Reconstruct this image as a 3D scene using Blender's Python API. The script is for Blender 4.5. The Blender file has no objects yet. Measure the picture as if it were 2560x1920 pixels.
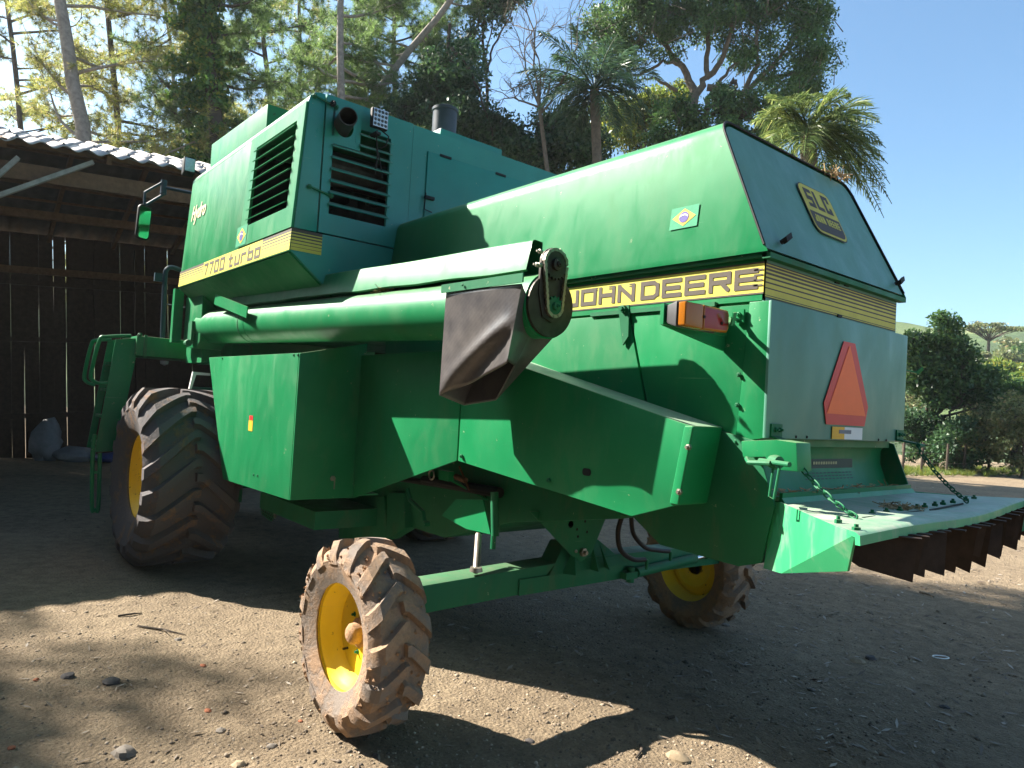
import bpy, bmesh, math, random
import numpy as np
from mathutils import Vector, Matrix, noise

# ------------------------------------------------------------------ camera
SC = bpy.context.scene
RM = Matrix(((0.63768057, -0.01401496, 0.7701734),
             (0.76809008, -0.06412828, -0.63712259),
             (0.05831914, 0.99784325, -0.03012861)))
CAM = Vector((0.0, 0.0, 1.5))
FPX, CX, CY = 1758.52, 1280.0, 960.0
cd = bpy.data.cameras.new('camera')
cd.sensor_width = 36.0
cd.lens = 36.0 * FPX / 2560.0
cd.clip_start = 0.05
cd.clip_end = 3000.0
cam = bpy.data.objects.new('camera', cd)
SC.collection.objects.link(cam)
cam.matrix_world = Matrix.Translation(CAM) @ RM.to_4x4()
SC.camera = cam

# ------------------------------------------------------------------ light
SUN = Vector((0.70, 0.40, -0.64)).normalized()        # direction the light travels
world = bpy.data.worlds.new('World')
SC.world = world
world.use_nodes = True
wn, wl = world.node_tree.nodes, world.node_tree.links
wn.clear()
sky = wn.new('ShaderNodeTexSky')
sky.sky_type = 'NISHITA'
sky.sun_disc = False
sky.sun_elevation = math.asin(-SUN.z)
sky.sun_rotation = math.atan2(-SUN.x, -SUN.y)
sky.air_density = 1.0
sky.dust_density = 1.6
sky.ozone_density = 1.0
bg = wn.new('ShaderNodeBackground')
bg.inputs['Strength'].default_value = 0.054
wo = wn.new('ShaderNodeOutputWorld')
tint = wn.new('ShaderNodeMix'); tint.data_type = 'RGBA'; tint.blend_type = 'MULTIPLY'; tint.inputs[0].default_value = 1.0
tint.inputs[7].default_value = (0.93, 1.17, 1.24, 1)
wl.new(sky.outputs[0], tint.inputs[6]); wl.new(tint.outputs[2], bg.inputs[0])
wl.new(bg.outputs[0], wo.inputs[0])
sl = bpy.data.lights.new('sun', 'SUN')
sl.energy = 5.0
sl.angle = math.radians(0.5)
sl.color = (1.0, 0.93, 0.82)
sun = bpy.data.objects.new('sun', sl)
sun.rotation_euler = SUN.to_track_quat('-Z', 'Y').to_euler()
sun.location = (-20, -12, 25)
SC.collection.objects.link(sun)
SC.view_settings.view_transform = 'Standard'
SC.view_settings.look = 'None'
SC.view_settings.exposure = 2.02
SC.view_settings.gamma = 1.0
SC.view_settings.use_curve_mapping = False

random.seed(7)
RNG = np.random.default_rng(11)
COL = SC.collection

# ------------------------------------------------------------------ survey helpers (photo measurements -> metres)
def ray(u, v):
    return RM @ Vector(((u - CX) / FPX, -(v - CY) / FPX, -1.0))
def P(u, v, ax, val):
    d = ray(u, v); i = 'xyz'.index(ax)
    return CAM + d * ((val - CAM[i]) / d[i])
def PN(u, v, p0, n):
    d = ray(u, v)
    return CAM + d * ((Vector(p0) - CAM).dot(n) / d.dot(n))
def D(u, v, dist):
    return CAM + ray(u, v) * dist

# ------------------------------------------------------------------ materials
def new_mat(name):
    m = bpy.data.materials.new(name); m.use_nodes = True
    nt = m.node_tree
    b = nt.nodes['Principled BSDF']
    return m, nt.nodes, nt.links, b
def tex_noise(n, l, scale, detail=6, rough=0.6, coord=None, dist=0.0):
    t = n.new('ShaderNodeTexNoise'); t.inputs['Scale'].default_value = scale
    t.inputs['Detail'].default_value = detail; t.inputs['Roughness'].default_value = rough
    t.inputs['Distortion'].default_value = dist
    if coord is not None: l.new(coord, t.inputs['Vector'])
    return t
def ramp(n, l, src, stops):
    r = n.new('ShaderNodeValToRGB'); e = r.color_ramp.elements
    while len(e) < len(stops): e.new(0.5)
    for k, (p, c) in enumerate(stops):
        e[k].position = p; e[k].color = (c[0], c[1], c[2], 1) if len(c) == 3 else c
    l.new(src, r.inputs[0]); return r
def mixc(n, l, fac, a, b):
    m = n.new('ShaderNodeMix'); m.data_type = 'RGBA'
    for s, v in ((m.inputs[0], fac), (m.inputs[6], a), (m.inputs[7], b)):
        if isinstance(v, (int, float)): s.default_value = v
        elif isinstance(v, (tuple, list)): s.default_value = (*v[:3], 1)
        else: l.new(v, s)
    return m.outputs[2]
def bump(n, l, h, strength, dist, b):
    k = n.new('ShaderNodeBump'); k.inputs['Strength'].default_value = strength
    k.inputs['Distance'].default_value = dist
    l.new(h, k.inputs['Height']); l.new(k.outputs[0], b.inputs['Normal']); return k

def paint(name, col, dust=(0.36, 0.29, 0.19), dustamt=0.11, rough=0.36, scratch=True, spec=0.18, coat=0.03, updust=0.62, chip=(0.34, 0.38, 0.24), chips=0.665):
    """old machine enamel: faded blotches, dust film, chips, waviness of thin sheet"""
    m, n, l, b = new_mat(name)
    tc = n.new('ShaderNodeTexCoord').outputs['Object']
    big = tex_noise(n, l, 1.7, 5, 0.6, tc)
    fade = ramp(n, l, big.outputs[0], [(0.3, tuple(c * 0.86 for c in col)), (0.7, tuple(min(1, c * 1.12 + 0.006) for c in col))])
    mp = n.new('ShaderNodeMapping'); mp.inputs['Scale'].default_value = (7, 7, 2.6)
    l.new(tc, mp.inputs[0])
    st = tex_noise(n, l, 1.0, 8, 0.68, mp.outputs[0], 0.4)
    dr = ramp(n, l, st.outputs[0], [(0.52, (0, 0, 0)), (0.85, (dustamt, dustamt, dustamt))])
    # dust settles on faces that look up; on the tray it also paints sky sheen
    geo = n.new('ShaderNodeNewGeometry')
    sx = n.new('ShaderNodeSeparateXYZ'); l.new(geo.outputs['Normal'], sx.inputs[0])
    up = n.new('ShaderNodeMapRange'); up.inputs[1].default_value = 0.55; up.inputs[2].default_value = 1.0
    up.inputs[3].default_value = 0.0; up.inputs[4].default_value = updust
    l.new(sx.outputs[2], up.inputs[0])
    ng = tex_noise(n, l, 14, 6, 0.7, tc)
    mu = n.new('ShaderNodeMath'); mu.operation = 'MULTIPLY'
    l.new(up.outputs[0], mu.inputs[0]); l.new(ng.outputs[0], mu.inputs[1])
    ad = n.new('ShaderNodeMath'); ad.operation = 'ADD'; ad.use_clamp = True
    l.new(mu.outputs[0], ad.inputs[0]); l.new(dr.outputs[0], ad.inputs[1])
    c = mixc(n, l, ad.outputs[0], fade.outputs[0], dust)
    if scratch:
        ch = tex_noise(n, l, 21, 9, 0.72, tc)
        chr_ = ramp(n, l, ch.outputs[0], [(chips, (0, 0, 0)), (chips + 0.025, (0.8, 0.8, 0.8))])
        c = mixc(n, l, chr_.outputs[0], c, chip)
        m2 = n.new('ShaderNodeMapping'); m2.inputs['Rotation'].default_value = (0.3, 0.5, 0.2); m2.inputs['Scale'].default_value = (1.2, 1.2, 48)
        l.new(tc, m2.inputs[0])
        hs = tex_noise(n, l, 1.6, 5, 0.6, m2.outputs[0], 0.6)
        hr = ramp(n, l, hs.outputs[0], [(0.70, (0, 0, 0)), (0.76, (0.45, 0.45, 0.45))])
        c = mixc(n, l, hr.outputs[0], c, (0.20, 0.36, 0.22))
    l.new(c, b.inputs['Base Color'])
    rr = ramp(n, l, st.outputs[0], [(0.3, (rough * 0.85,) * 3), (0.75, (min(1, rough + 0.28),) * 3)])
    l.new(rr.outputs[0], b.inputs['Roughness'])
    b.inputs['Specular IOR Level'].default_value = spec
    b.inputs['Coat Weight'].default_value = coat; b.inputs['Coat Roughness'].default_value = 0.16
    wv = tex_noise(n, l, 2.6, 2, 0.5, tc)
    fg = tex_noise(n, l, 160, 3, 0.6, tc)
    k1 = n.new('ShaderNodeBump'); k1.inputs['Strength'].default_value = 0.08; k1.inputs['Distance'].default_value = 0.05
    l.new(wv.outputs[0], k1.inputs['Height'])
    k2 = n.new('ShaderNodeBump'); k2.inputs['Strength'].default_value = 0.05; k2.inputs['Distance'].default_value = 0.004
    l.new(fg.outputs[0], k2.inputs['Height']); l.new(k1.outputs[0], k2.inputs['Normal'])
    l.new(k2.outputs[0], b.inputs['Normal'])
    return m

def plain(name, col, rough=0.6, metal=0.0, var=0.25, scale=8.0, bmp=0.0, spec=0.22):
    m, n, l, b = new_mat(name)
    tc = n.new('ShaderNodeTexCoord').outputs['Object']
    t = tex_noise(n, l, scale, 6, 0.65, tc)
    r = ramp(n, l, t.outputs[0], [(0.25, tuple(c * (1 - var) for c in col)), (0.75, tuple(min(1, c * (1 + var)) for c in col))])
    l.new(r.outputs[0], b.inputs['Base Color'])
    b.inputs['Roughness'].default_value = rough; b.inputs['Metallic'].default_value = metal
    b.inputs['Specular IOR Level'].default_value = spec
    if bmp: bump(n, l, t.outputs[0], bmp, 0.02, b)
    return m

GREEN = paint('green_enamel', (0.006, 0.180, 0.062))
GREEN_FADED_GLARE = paint('green_enamel_chalky_glare', (0.085, 0.245, 0.185), dustamt=0.10, rough=0.38, scratch=False, spec=0.4)  # chalky rear panels; glare on them is mixed into this paler colour
GREEN_SKY_TINT = paint('green_enamel_sky_tint', (0.006, 0.215, 0.170), dustamt=0.06, rough=0.30, spec=0.4, coat=0.15)  # green of the tank rear with blue sky reflection put into the colour
GREEN_LOW = paint('green_enamel_low', (0.009, 0.13, 0.055), dust=(0.16, 0.125, 0.085), dustamt=0.5, rough=0.5, coat=0.0)
GREEN_TRAY = paint('green_enamel_worn_sheen', (0.025, 0.27, 0.11), dust=(0.36, 0.36, 0.30), dustamt=0.7, rough=0.42, coat=0.0, updust=1.3, spec=0.4)  # worn dusty green; sky reflection on upward faces painted in as paler dust
YELLOW = paint('yellow_rim_paint', (0.78, 0.56, 0.028), dustamt=0.3, rough=0.36, chip=(0.12, 0.055, 0.02), chips=0.62)
DECAL_Y = plain('decal_yellow', (0.56, 0.50, 0.085), 0.55, var=0.12)
DECAL_B = plain('decal_brown', (0.085, 0.070, 0.058), 0.6, var=0.15)
CREAM = plain('decal_cream', (0.75, 0.62, 0.42), 0.5, var=0.1)
BLACK = plain('black_rubber_trim', (0.012, 0.012, 0.013), 0.6, var=0.3)
DARK = plain('dark_interior', (0.012, 0.014, 0.014), 0.8, var=0.3)
STEEL = plain('worn_steel', (0.30, 0.27, 0.23), 0.42, 0.85, var=0.3, scale=30)
CHROME = plain('chrome_rod', (0.75, 0.75, 0.76), 0.15, 1.0, var=0.05)
FIN = plain('blackened_steel', (0.030, 0.019, 0.013), 0.7, 0.2, var=0.5, scale=14, bmp=0.2)
RUST = plain('rusty_steel', (0.13, 0.065, 0.035), 0.85, 0.2, var=0.45, scale=25, bmp=0.3)
DRUM = plain('grey_black_plastic', (0.055, 0.065, 0.085), 0.42, var=0.25, scale=5)
PIPE = plain('sooty_exhaust_steel', (0.06, 0.052, 0.045), 0.5, 0.7, var=0.4, scale=18)
HOSE = plain('hydraulic_hose', (0.02, 0.018, 0.018), 0.55, var=0.3)
RAILP = plain('blue_black_pipe', (0.03, 0.05, 0.075), 0.4, var=0.2)
WHITE = plain('white_paint', (0.72, 0.72, 0.70), 0.5, var=0.08)
ORANGE = plain('fluorescent_orange', (0.92, 0.15, 0.03), 0.45, var=0.06)
RED = plain('retroreflective_red', (0.60, 0.035, 0.03), 0.4, var=0.08)
FLAG_G = plain('flag_green', (0.0, 0.22, 0.10), 0.6, var=0.2, scale=40)
FLAG_Y = plain('flag_yellow', (0.60, 0.38, 0.03), 0.6, var=0.1)
FLAG_B = plain('flag_blue', (0.06, 0.045, 0.22), 0.6, var=0.1)
STICK = plain('sticker_orange', (0.75, 0.40, 0.03), 0.5, var=0.1)
PLATE = plain('plate_sticker', (0.42, 0.40, 0.22), 0.5, var=0.25, scale=30)
PLATE_D = plain('plate_sticker_dark', (0.03, 0.06, 0.05), 0.5, var=0.2)
LENS_A = plain('amber_lens', (0.32, 0.11, 0.012), 0.16, var=0.1)
LENS_R = plain('red_lens', (0.27, 0.014, 0.018), 0.16, var=0.1)
GREYPL = plain('grey_lamp_body', (0.07, 0.07, 0.075), 0.5, var=0.25)
LED = plain('led_reflector', (0.42, 0.42, 0.42), 0.25, 0.6, var=0.3, scale=60)
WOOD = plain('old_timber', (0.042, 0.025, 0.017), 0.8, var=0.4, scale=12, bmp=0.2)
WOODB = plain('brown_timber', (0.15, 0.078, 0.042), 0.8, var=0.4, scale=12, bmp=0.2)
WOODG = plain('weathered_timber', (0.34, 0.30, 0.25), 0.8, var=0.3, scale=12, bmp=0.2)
SACK = plain('pale_woven_sack', (0.22, 0.22, 0.24), 0.7, var=0.2)
BLUETARP = plain('blue_tarp', (0.02, 0.05, 0.20), 0.5, var=0.3)
STRAW = plain('dry_straw', (0.34, 0.24, 0.13), 0.9, var=0.4, scale=40)

def mirror_mat():
    m, n, l, b = new_mat('mirror_glass')
    b.inputs['Base Color'].default_value = (0.85, 0.88, 0.86, 1)
    b.inputs['Metallic'].default_value = 1.0; b.inputs['Roughness'].default_value = 0.03
    return m
MIRROR = mirror_mat()
def glass_mat():
    m, n, l, b = new_mat('tinted_glass')
    b.inputs['Base Color'].default_value = (0.03, 0.05, 0.05, 1)
    b.inputs['Roughness'].default_value = 0.05
    return m
GLASS = glass_mat()

def rubber_mat(name, mud, mudamt, base=(0.05, 0.047, 0.047)):
    m, n, l, b = new_mat(name)
    tc = n.new('ShaderNodeTexCoord').outputs['Object']
    t1 = tex_noise(n, l, 5.5, 9, 0.72, tc, 0.3)
    t2 = tex_noise(n, l, 45, 6, 0.7, tc)
    f = ramp(n, l, t1.outputs[0], [(0.62 - mudamt * 0.32, (0, 0, 0)), (0.70 - mudamt * 0.22, (1, 1, 1))])
    mud2 = mixc(n, l, t2.outputs[0], tuple(c * 0.55 for c in mud), tuple(min(1, c * 1.35) for c in mud))
    dusty = mixc(n, l, 0.3, base, mud)
    c = mixc(n, l, f.outputs[0], mixc(n, l, t2.outputs[0], base, dusty), mud2)
    l.new(c, b.inputs['Base Color'])
    b.inputs['Roughness'].default_value = 0.85
    b.inputs['Specular IOR Level'].default_value = 0.3
    ad = n.new('ShaderNodeMath'); ad.operation = 'ADD'
    l.new(t2.outputs[0], ad.inputs[0]); l.new(f.outputs[0], ad.inputs[1])
    bump(n, l, ad.outputs[0], 0.55, 0.012, b)
    return m
TYRE_R = rubber_mat('muddy_rubber', (0.33, 0.215, 0.135), 0.60, (0.17, 0.15, 0.135))
TYRE_F = rubber_mat('worn_rubber_red_mud', (0.21, 0.12, 0.068), 0.30, (0.075, 0.079, 0.09))
MUD = plain('clinging_mud', (0.33, 0.20, 0.115), 0.95, var=0.4, scale=40, bmp=0.5)
def spout_mat():
    m, n, l, b = new_mat('ribbed_rubber_sheet')
    tc = n.new('ShaderNodeTexCoord').outputs['Object']
    mp = n.new('ShaderNodeMapping'); mp.inputs['Rotation'].default_value = (0, math.radians(38), 0)
    l.new(tc, mp.inputs[0])
    w = n.new('ShaderNodeTexWave'); w.inputs['Scale'].default_value = 17; w.bands_direction = 'Z'
    l.new(mp.outputs[0], w.inputs[0])
    t = tex_noise(n, l, 6, 6, 0.65, tc)
    r = ramp(n, l, t.outputs[0], [(0.35, (0.058, 0.055, 0.060)), (0.7, (0.125, 0.115, 0.112))])
    l.new(r.outputs[0], b.inputs['Base Color'])
    b.inputs['Roughness'].default_value = 0.30
    bump(n, l, w.outputs[0], 0.06, 0.002, b)
    return m
SPOUT = spout_mat()

def leaf_mat(name, dark, light, trans=0.45, rough=0.45, yellow=None):
    m, n, l, b = new_mat(name)
    n.remove(b)
    out = n['Material Output']
    geo = n.new('ShaderNodeNewGeometry')
    stops = [(0.0, dark), (0.75, light)]
    if yellow: stops.append((1.0, yellow))
    r = ramp(n, l, geo.outputs['Random Per Island'], stops)
    tc = n.new('ShaderNodeTexCoord').outputs['Object']
    t = tex_noise(n, l, 0.9, 3, 0.5, tc)
    k = n.new('ShaderNodeHueSaturation')
    l.new(r.outputs[0], k.inputs['Color'])
    mr = n.new('ShaderNodeMapRange'); mr.inputs[1].default_value = 0.3; mr.inputs[2].default_value = 0.7
    mr.inputs[3].default_value = 0.65; mr.inputs[4].default_value = 1.3
    l.new(t.outputs[0], mr.inputs[0]); l.new(mr.outputs[0], k.inputs['Value'])
    d = n.new('ShaderNodeBsdfPrincipled'); d.inputs['Roughness'].default_value = rough
    l.new(k.outputs[0], d.inputs['Base Color'])
    tr = n.new('ShaderNodeBsdfTranslucent')
    h2 = n.new('ShaderNodeHueSaturation'); h2.inputs['Hue'].default_value = 0.478; h2.inputs['Value'].default_value = 1.5
    l.new(k.outputs[0], h2.inputs['Color']); l.new(h2.outputs[0], tr.inputs['Color'])
    mx = n.new('ShaderNodeMixShader'); mx.inputs[0].default_value = trans
    l.new(d.outputs[0], mx.inputs[1]); l.new(tr.outputs[0], mx.inputs[2]); l.new(mx.outputs[0], out.inputs[0])
    return m
PINE = leaf_mat('pine_needles', (0.09, 0.125, 0.03), (0.25, 0.29, 0.07), 0.55, 0.5, (0.42, 0.34, 0.12))
PINE_D = leaf_mat('pine_needles_deep', (0.045, 0.105, 0.035), (0.13, 0.22, 0.065), 0.52, 0.5)
LEAF = leaf_mat('broad_leaves', (0.02, 0.065, 0.018), (0.075, 0.155, 0.04), 0.42)
LEAF_D = leaf_mat('dark_leaves', (0.014, 0.05, 0.02), (0.045, 0.105, 0.036), 0.36)
LEAF_Y = leaf_mat('sunlit_leaves', (0.05, 0.10, 0.015), (0.14, 0.20, 0.03), 0.5, 0.45, (0.26, 0.24, 0.04))
LEAF_B = leaf_mat('bushy_leaves', (0.05, 0.085, 0.03), (0.16, 0.19, 0.075), 0.45, 0.5, (0.25, 0.21, 0.10))
IVY = leaf_mat('ivy_leaves', (0.025, 0.085, 0.018), (0.10, 0.21, 0.04), 0.45, 0.32, (0.28, 0.28, 0.05))
PALM = leaf_mat('palm_leaflets', (0.05, 0.095, 0.025), (0.15, 0.22, 0.06), 0.45, 0.35, (0.30, 0.33, 0.11))
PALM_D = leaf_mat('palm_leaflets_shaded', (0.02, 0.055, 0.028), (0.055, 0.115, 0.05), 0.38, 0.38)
BARK = plain('pine_bark', (0.27, 0.235, 0.20), 0.9, var=0.4, scale=9, bmp=0.8)
BARK_D = plain('dark_bark', (0.07, 0.055, 0.042), 0.9, var=0.4, scale=9, bmp=0.8)
BARK_L = plain('pale_bark', (0.15, 0.12, 0.09), 0.9, var=0.35, scale=9, bmp=0.6)

def ground_mat():
    m, n, l, b = new_mat('packed_dirt')
    tc = n.new('ShaderNodeTexCoord').outputs['Object']
    a = tex_noise(n, l, 0.75, 7, 0.62, tc, 0.4)
    c = tex_noise(n, l, 9, 10, 0.75, tc)
    d = tex_noise(n, l, 70, 6, 0.75, tc)
    v = n.new('ShaderNodeTexVoronoi'); v.inputs['Scale'].default_value = 55; l.new(tc, v.inputs['Vector'])
    v2 = n.new('ShaderNodeTexVoronoi'); v2.inputs['Scale'].default_value = 17; l.new(tc, v2.inputs['Vector'])
    r1 = ramp(n, l, a.outputs[0], [(0.3, (0.14, 0.105, 0.071)), (0.5, (0.265, 0.203, 0.135)), (0.7, (0.38, 0.295, 0.195))])
    r2 = ramp(n, l, c.outputs[0], [(0.3, (0.115, 0.086, 0.058)), (0.5, (0.29, 0.22, 0.145)), (0.72, (0.46, 0.36, 0.24))])
    x = mixc(n, l, 0.6, r1.outputs[0], r2.outputs[0])
    r3 = ramp(n, l, d.outputs[0], [(0.25, (0.5, 0.5, 0.5)), (0.55, (1, 1, 1)), (0.8, (1.25, 1.2, 1.1))])
    mm = n.new('ShaderNodeMix'); mm.data_type = 'RGBA'; mm.blend_type = 'MULTIPLY'; mm.inputs[0].default_value = 0.8
    l.new(x, mm.inputs[6]); l.new(r3.outputs[0], mm.inputs[7])
    peb = ramp(n, l, v2.outputs['Distance'], [(0.10, (1, 1, 1)), (0.16, (0, 0, 0))])
    pcol = n.new('ShaderNodeMix'); pcol.data_type = 'RGBA'; pcol.inputs[0].default_value = 0.25
    pcol.inputs[0].default_value = 0.0; pcol.inputs[6].default_value = (0.22, 0.17, 0.12, 1)
    y = mixc(n, l, peb.outputs[0], mm.outputs[2], pcol.outputs[2])
    l.new(y, b.inputs['Base Color'])
    b.inputs['Roughness'].default_value = 0.95; b.inputs['Specular IOR Level'].default_value = 0.2
    s1 = n.new('ShaderNodeMath'); s1.operation = 'MULTIPLY_ADD'; s1.inputs[1].default_value = 0.5
    l.new(d.outputs[0], s1.inputs[0]); l.new(c.outputs[0], s1.inputs[2])
    s2 = n.new('ShaderNodeMath'); s2.operation = 'MULTIPLY_ADD'; s2.inputs[1].default_value = -0.35
    l.new(v.outputs['Distance'], s2.inputs[0]); l.new(s1.outputs[0], s2.inputs[2])
    bump(n, l, s2.outputs[0], 1.0, 0.05, b)
    return m
GROUND = ground_mat()
def hill_mat():
    m, n, l, b = new_mat('hillside_pasture')
    tc = n.new('ShaderNodeTexCoord').outputs['Object']
    a = tex_noise(n, l, 0.035, 5, 0.6, tc); c = tex_noise(n, l, 0.6, 8, 0.7, tc)
    r1 = ramp(n, l, a.outputs[0], [(0.42, (0.05, 0.085, 0.03)), (0.55, (0.09, 0.14, 0.04)), (0.66, (0.17, 0.20, 0.07))])
    r2 = ramp(n, l, c.outputs[0], [(0.3, (0.5, 0.5, 0.5)), (0.7, (1.2, 1.2, 1.2))])
    mm = n.new('ShaderNodeMix'); mm.data_type = 'RGBA'; mm.blend_type = 'MULTIPLY'; mm.inputs[0].default_value = 0.8
    l.new(r1.outputs[0], mm.inputs[6]); l.new(r2.outputs[0], mm.inputs[7]); l.new(mm.outputs[2], b.inputs['Base Color'])
    b.inputs['Roughness'].default_value = 0.95
    bump(n, l, c.outputs[0], 0.8, 1.0, b)
    return m
HILL = hill_mat()
def roof_mat():
    m, n, l, b = new_mat('weathered_fibre_cement')
    tc = n.new('ShaderNodeTexCoord').outputs['Object']
    t = tex_noise(n, l, 6, 8, 0.7, tc)
    r = ramp(n, l, t.outputs[0], [(0.3, (0.36, 0.32, 0.30)), (0.7, (0.60, 0.56, 0.53))])
    l.new(r.outputs[0], b.inputs['Base Color']); b.inputs['Roughness'].default_value = 0.85
    return m
ROOF = roof_mat()
ROOF_IN = plain('shaded_fibre_cement', (0.075, 0.066, 0.06), 0.9, var=0.3, scale=5)  # shade under the roof put into a darker base colour
STONES = [plain('stone_%s' % k, c, 0.85, var=0.25, scale=20, bmp=0.3) for k, c in
          (('grey', (0.15, 0.13, 0.11)), ('tan', (0.24, 0.185, 0.12)), ('dark', (0.065, 0.058, 0.055)), ('brick', (0.28, 0.10, 0.05)))]
LITTER = leaf_mat('dry_leaf_litter', (0.09, 0.062, 0.042), (0.25, 0.20, 0.15), 0.1, 0.7, (0.40, 0.35, 0.29))
GRIT = leaf_mat('loose_grit', (0.09, 0.07, 0.052), (0.27, 0.21, 0.15), 0.0, 0.9, (0.40, 0.33, 0.245))

# ------------------------------------------------------------------ mesh helpers
WM = {}
def put(o, parent=None, label=None, cat=None, group=None, kind=None):
    COL.objects.link(o)
    if parent is not None:
        o.parent = parent
        if parent.name in WM: o.matrix_parent_inverse = WM[parent.name].inverted()
    for k, v in (('label', label), ('category', cat), ('group', group), ('kind', kind)):
        if v: o[k] = v
    return o
def empty(name, mtx, label, cat, group=None):
    o = bpy.data.objects.new(name, None)
    o.empty_display_size = 0.2
    if not isinstance(mtx, Matrix): mtx = Matrix.Translation(Vector(mtx))
    put(o, None, label, cat, group)
    o.matrix_world = mtx
    WM[o.name] = mtx
    return o
def frame(d):
    d = d.normalized()
    a = Vector((0, 0, 1)) if abs(d.z) < 0.9 else Vector((1, 0, 0))
    x = a.cross(d).normalized(); return x, d.cross(x)

class MB:
    """collects shapes, builds ONE mesh object"""
    def __init__(s): s.v = []; s.f = []; s.m = []; s.mi = 0; s.st = []
    def add(s, vs, fs, mi=None):
        o = len(s.v); s.st.append((o, len(s.f))); s.v += [tuple(p) for p in vs]; s.f += [tuple(i + o for i in f) for f in fs]
        s.m += [s.mi if mi is None else mi] * len(fs); return s
    def poly(s, pts, mi=None): return s.add(pts, [tuple(range(len(pts)))], mi)
    def prism(s, pts, vec, mi=None):
        vec = Vector(vec); pts = [Vector(p) for p in pts]; n = len(pts)
        nn = sum(((pts[i] - pts[0]).cross(pts[(i + 1) % n] - pts[0]) for i in range(1, n)), Vector())
        if nn.dot(vec) > 0: pts.reverse()
        v = pts + [p + vec for p in pts]
        f = [tuple(range(n)), tuple(range(2 * n - 1, n - 1, -1))]
        f += [(i, i + n, (i + 1) % n + n, (i + 1) % n) for i in range(n)]
        return s.add(v, f, mi)
    def box(s, lo, hi, mi=None):
        (a, b, c), (d, e, g) = lo, hi
        return s.prism([(a, b, c), (d, b, c), (d, e, c), (a, e, c)], (0, 0, g - c), mi)
    def obox(s, c, ax, ay, az, mi=None):
        """oriented box, half-axes"""
        c, ax, ay, az = map(Vector, (c, ax, ay, az))
        return s.prism([c - ax - ay - az, c + ax - ay - az, c + ax + ay - az, c - ax + ay - az], az * 2, mi)
    def bar(s, a, b, w, h, up=(0, 0, 1), mi=None):
        a, b = Vector(a), Vector(b); d = b - a; u = Vector(up)
        x = d.cross(u).normalized(); u2 = x.cross(d).normalized()
        return s.obox((a + b) / 2, d / 2, x * (w / 2), u2 * (h / 2), mi)
    def tube(s, pts, r, seg=10, mi=None, cap=True, closed=False):
        pts = [Vector(p) for p in pts]; n = len(pts)
        rs = [r] * n if isinstance(r, (int, float)) else list(r)
        vs = []; fs = []; x = None
        for i, p in enumerate(pts):
            if closed: t = (pts[(i + 1) % n] - pts[i - 1])
            else: t = pts[min(i + 1, n - 1)] - pts[max(i - 1, 0)]
            t.normalize()
            if x is None: x, y = frame(t)
            else:
                x = (x - t * x.dot(t)).normalized(); y = t.cross(x)
            for k in range(seg):
                a = 2 * math.pi * k / seg
                vs.append(p + (x * math.cos(a) + y * math.sin(a)) * rs[i])
        rng = n if closed else n - 1
        for i in range(rng):
            j = (i + 1) % n
            for k in range(seg):
                q = (k + 1) % seg
                fs.append((i * seg + k, i * seg + q, j * seg + q, j * seg + k))
        if cap and not closed:
            fs.append(tuple(range(seg - 1, -1, -1))); fs.append(tuple(range((n - 1) * seg, n * seg)))
        return s.add(vs, fs, mi)
    def lathe(s, prof, c, axis, seg=32, mi=None, close=False):
        """prof: (radius, along axis)"""
        c = Vector(c); axis = Vector(axis).normalized(); x, y = frame(axis)
        vs = []; fs = []; n = len(prof)
        for k in range(seg):
            a = 2 * math.pi * k / seg; d = x * math.cos(a) + y * math.sin(a)
            vs += [c + d * r + axis * h for r, h in prof]
        for k in range(seg):
            q = (k + 1) % seg
            for i in range(n - 1 if not close else n):
                j = (i + 1) % n
                fs.append((k * n + i, q * n + i, q * n + j, k * n + j))
        if not close:
            for i, rev in ((0, False), (n - 1, True)):
                if prof[i][0] > 1e-4:
                    ring = [k * n + i for k in range(seg)]
                    fs.append(tuple(ring if rev else ring[::-1]))
        return s.add(vs, fs, mi)
    def bolt(s, p, nrm, r=0.011, h=0.008, mi=None):
        return s.lathe([(r, 0), (r, h), (r * 0.55, h + 0.001), (r * 0.5, h * 1.9), (0.0005, h * 1.9)], p, nrm, 6, mi)
    def each(s, name, mats, parent=None, **kw):
        """one object for each shape added"""
        st = s.st + [(len(s.v), len(s.f))]
        for (v0, f0), (v1, f1) in zip(st, st[1:]):
            q = MB(); q.add(s.v[v0:v1], [tuple(i - v0 for i in f) for f in s.f[f0:f1]]); q.build(name, mats, parent, **kw)
    def build(s, name, mats, parent=None, smooth=False, bev=0.0, seg=2, ang=35, **kw):
        me = bpy.data.meshes.new(name)
        me.from_pydata(s.v, [], s.f)
        if not isinstance(mats, (list, tuple)): mats = [mats]
        for m in mats: me.materials.append(m)
        me.polygons.foreach_set('material_index', s.m)
        if bev or smooth:
            bm = bmesh.new(); bm.from_mesh(me)
            bmesh.ops.recalc_face_normals(bm, faces=bm.faces)
            if bev:
                es = [e for e in bm.edges if len(e.link_faces) == 2 and e.calc_face_angle(0) > math.radians(25)]
                bmesh.ops.bevel(bm, geom=es, offset=bev, segments=seg, affect='EDGES', profile=0.6, clamp_overlap=True)
            for f in bm.faces: f.smooth = True
            for e in bm.edges:
                if len(e.link_faces) == 2 and e.calc_face_angle(0) > math.radians(ang): e.smooth = False
            bm.to_mesh(me); bm.free()
        me.update()
        return put(bpy.data.objects.new(name, me), parent, **kw)

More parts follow.
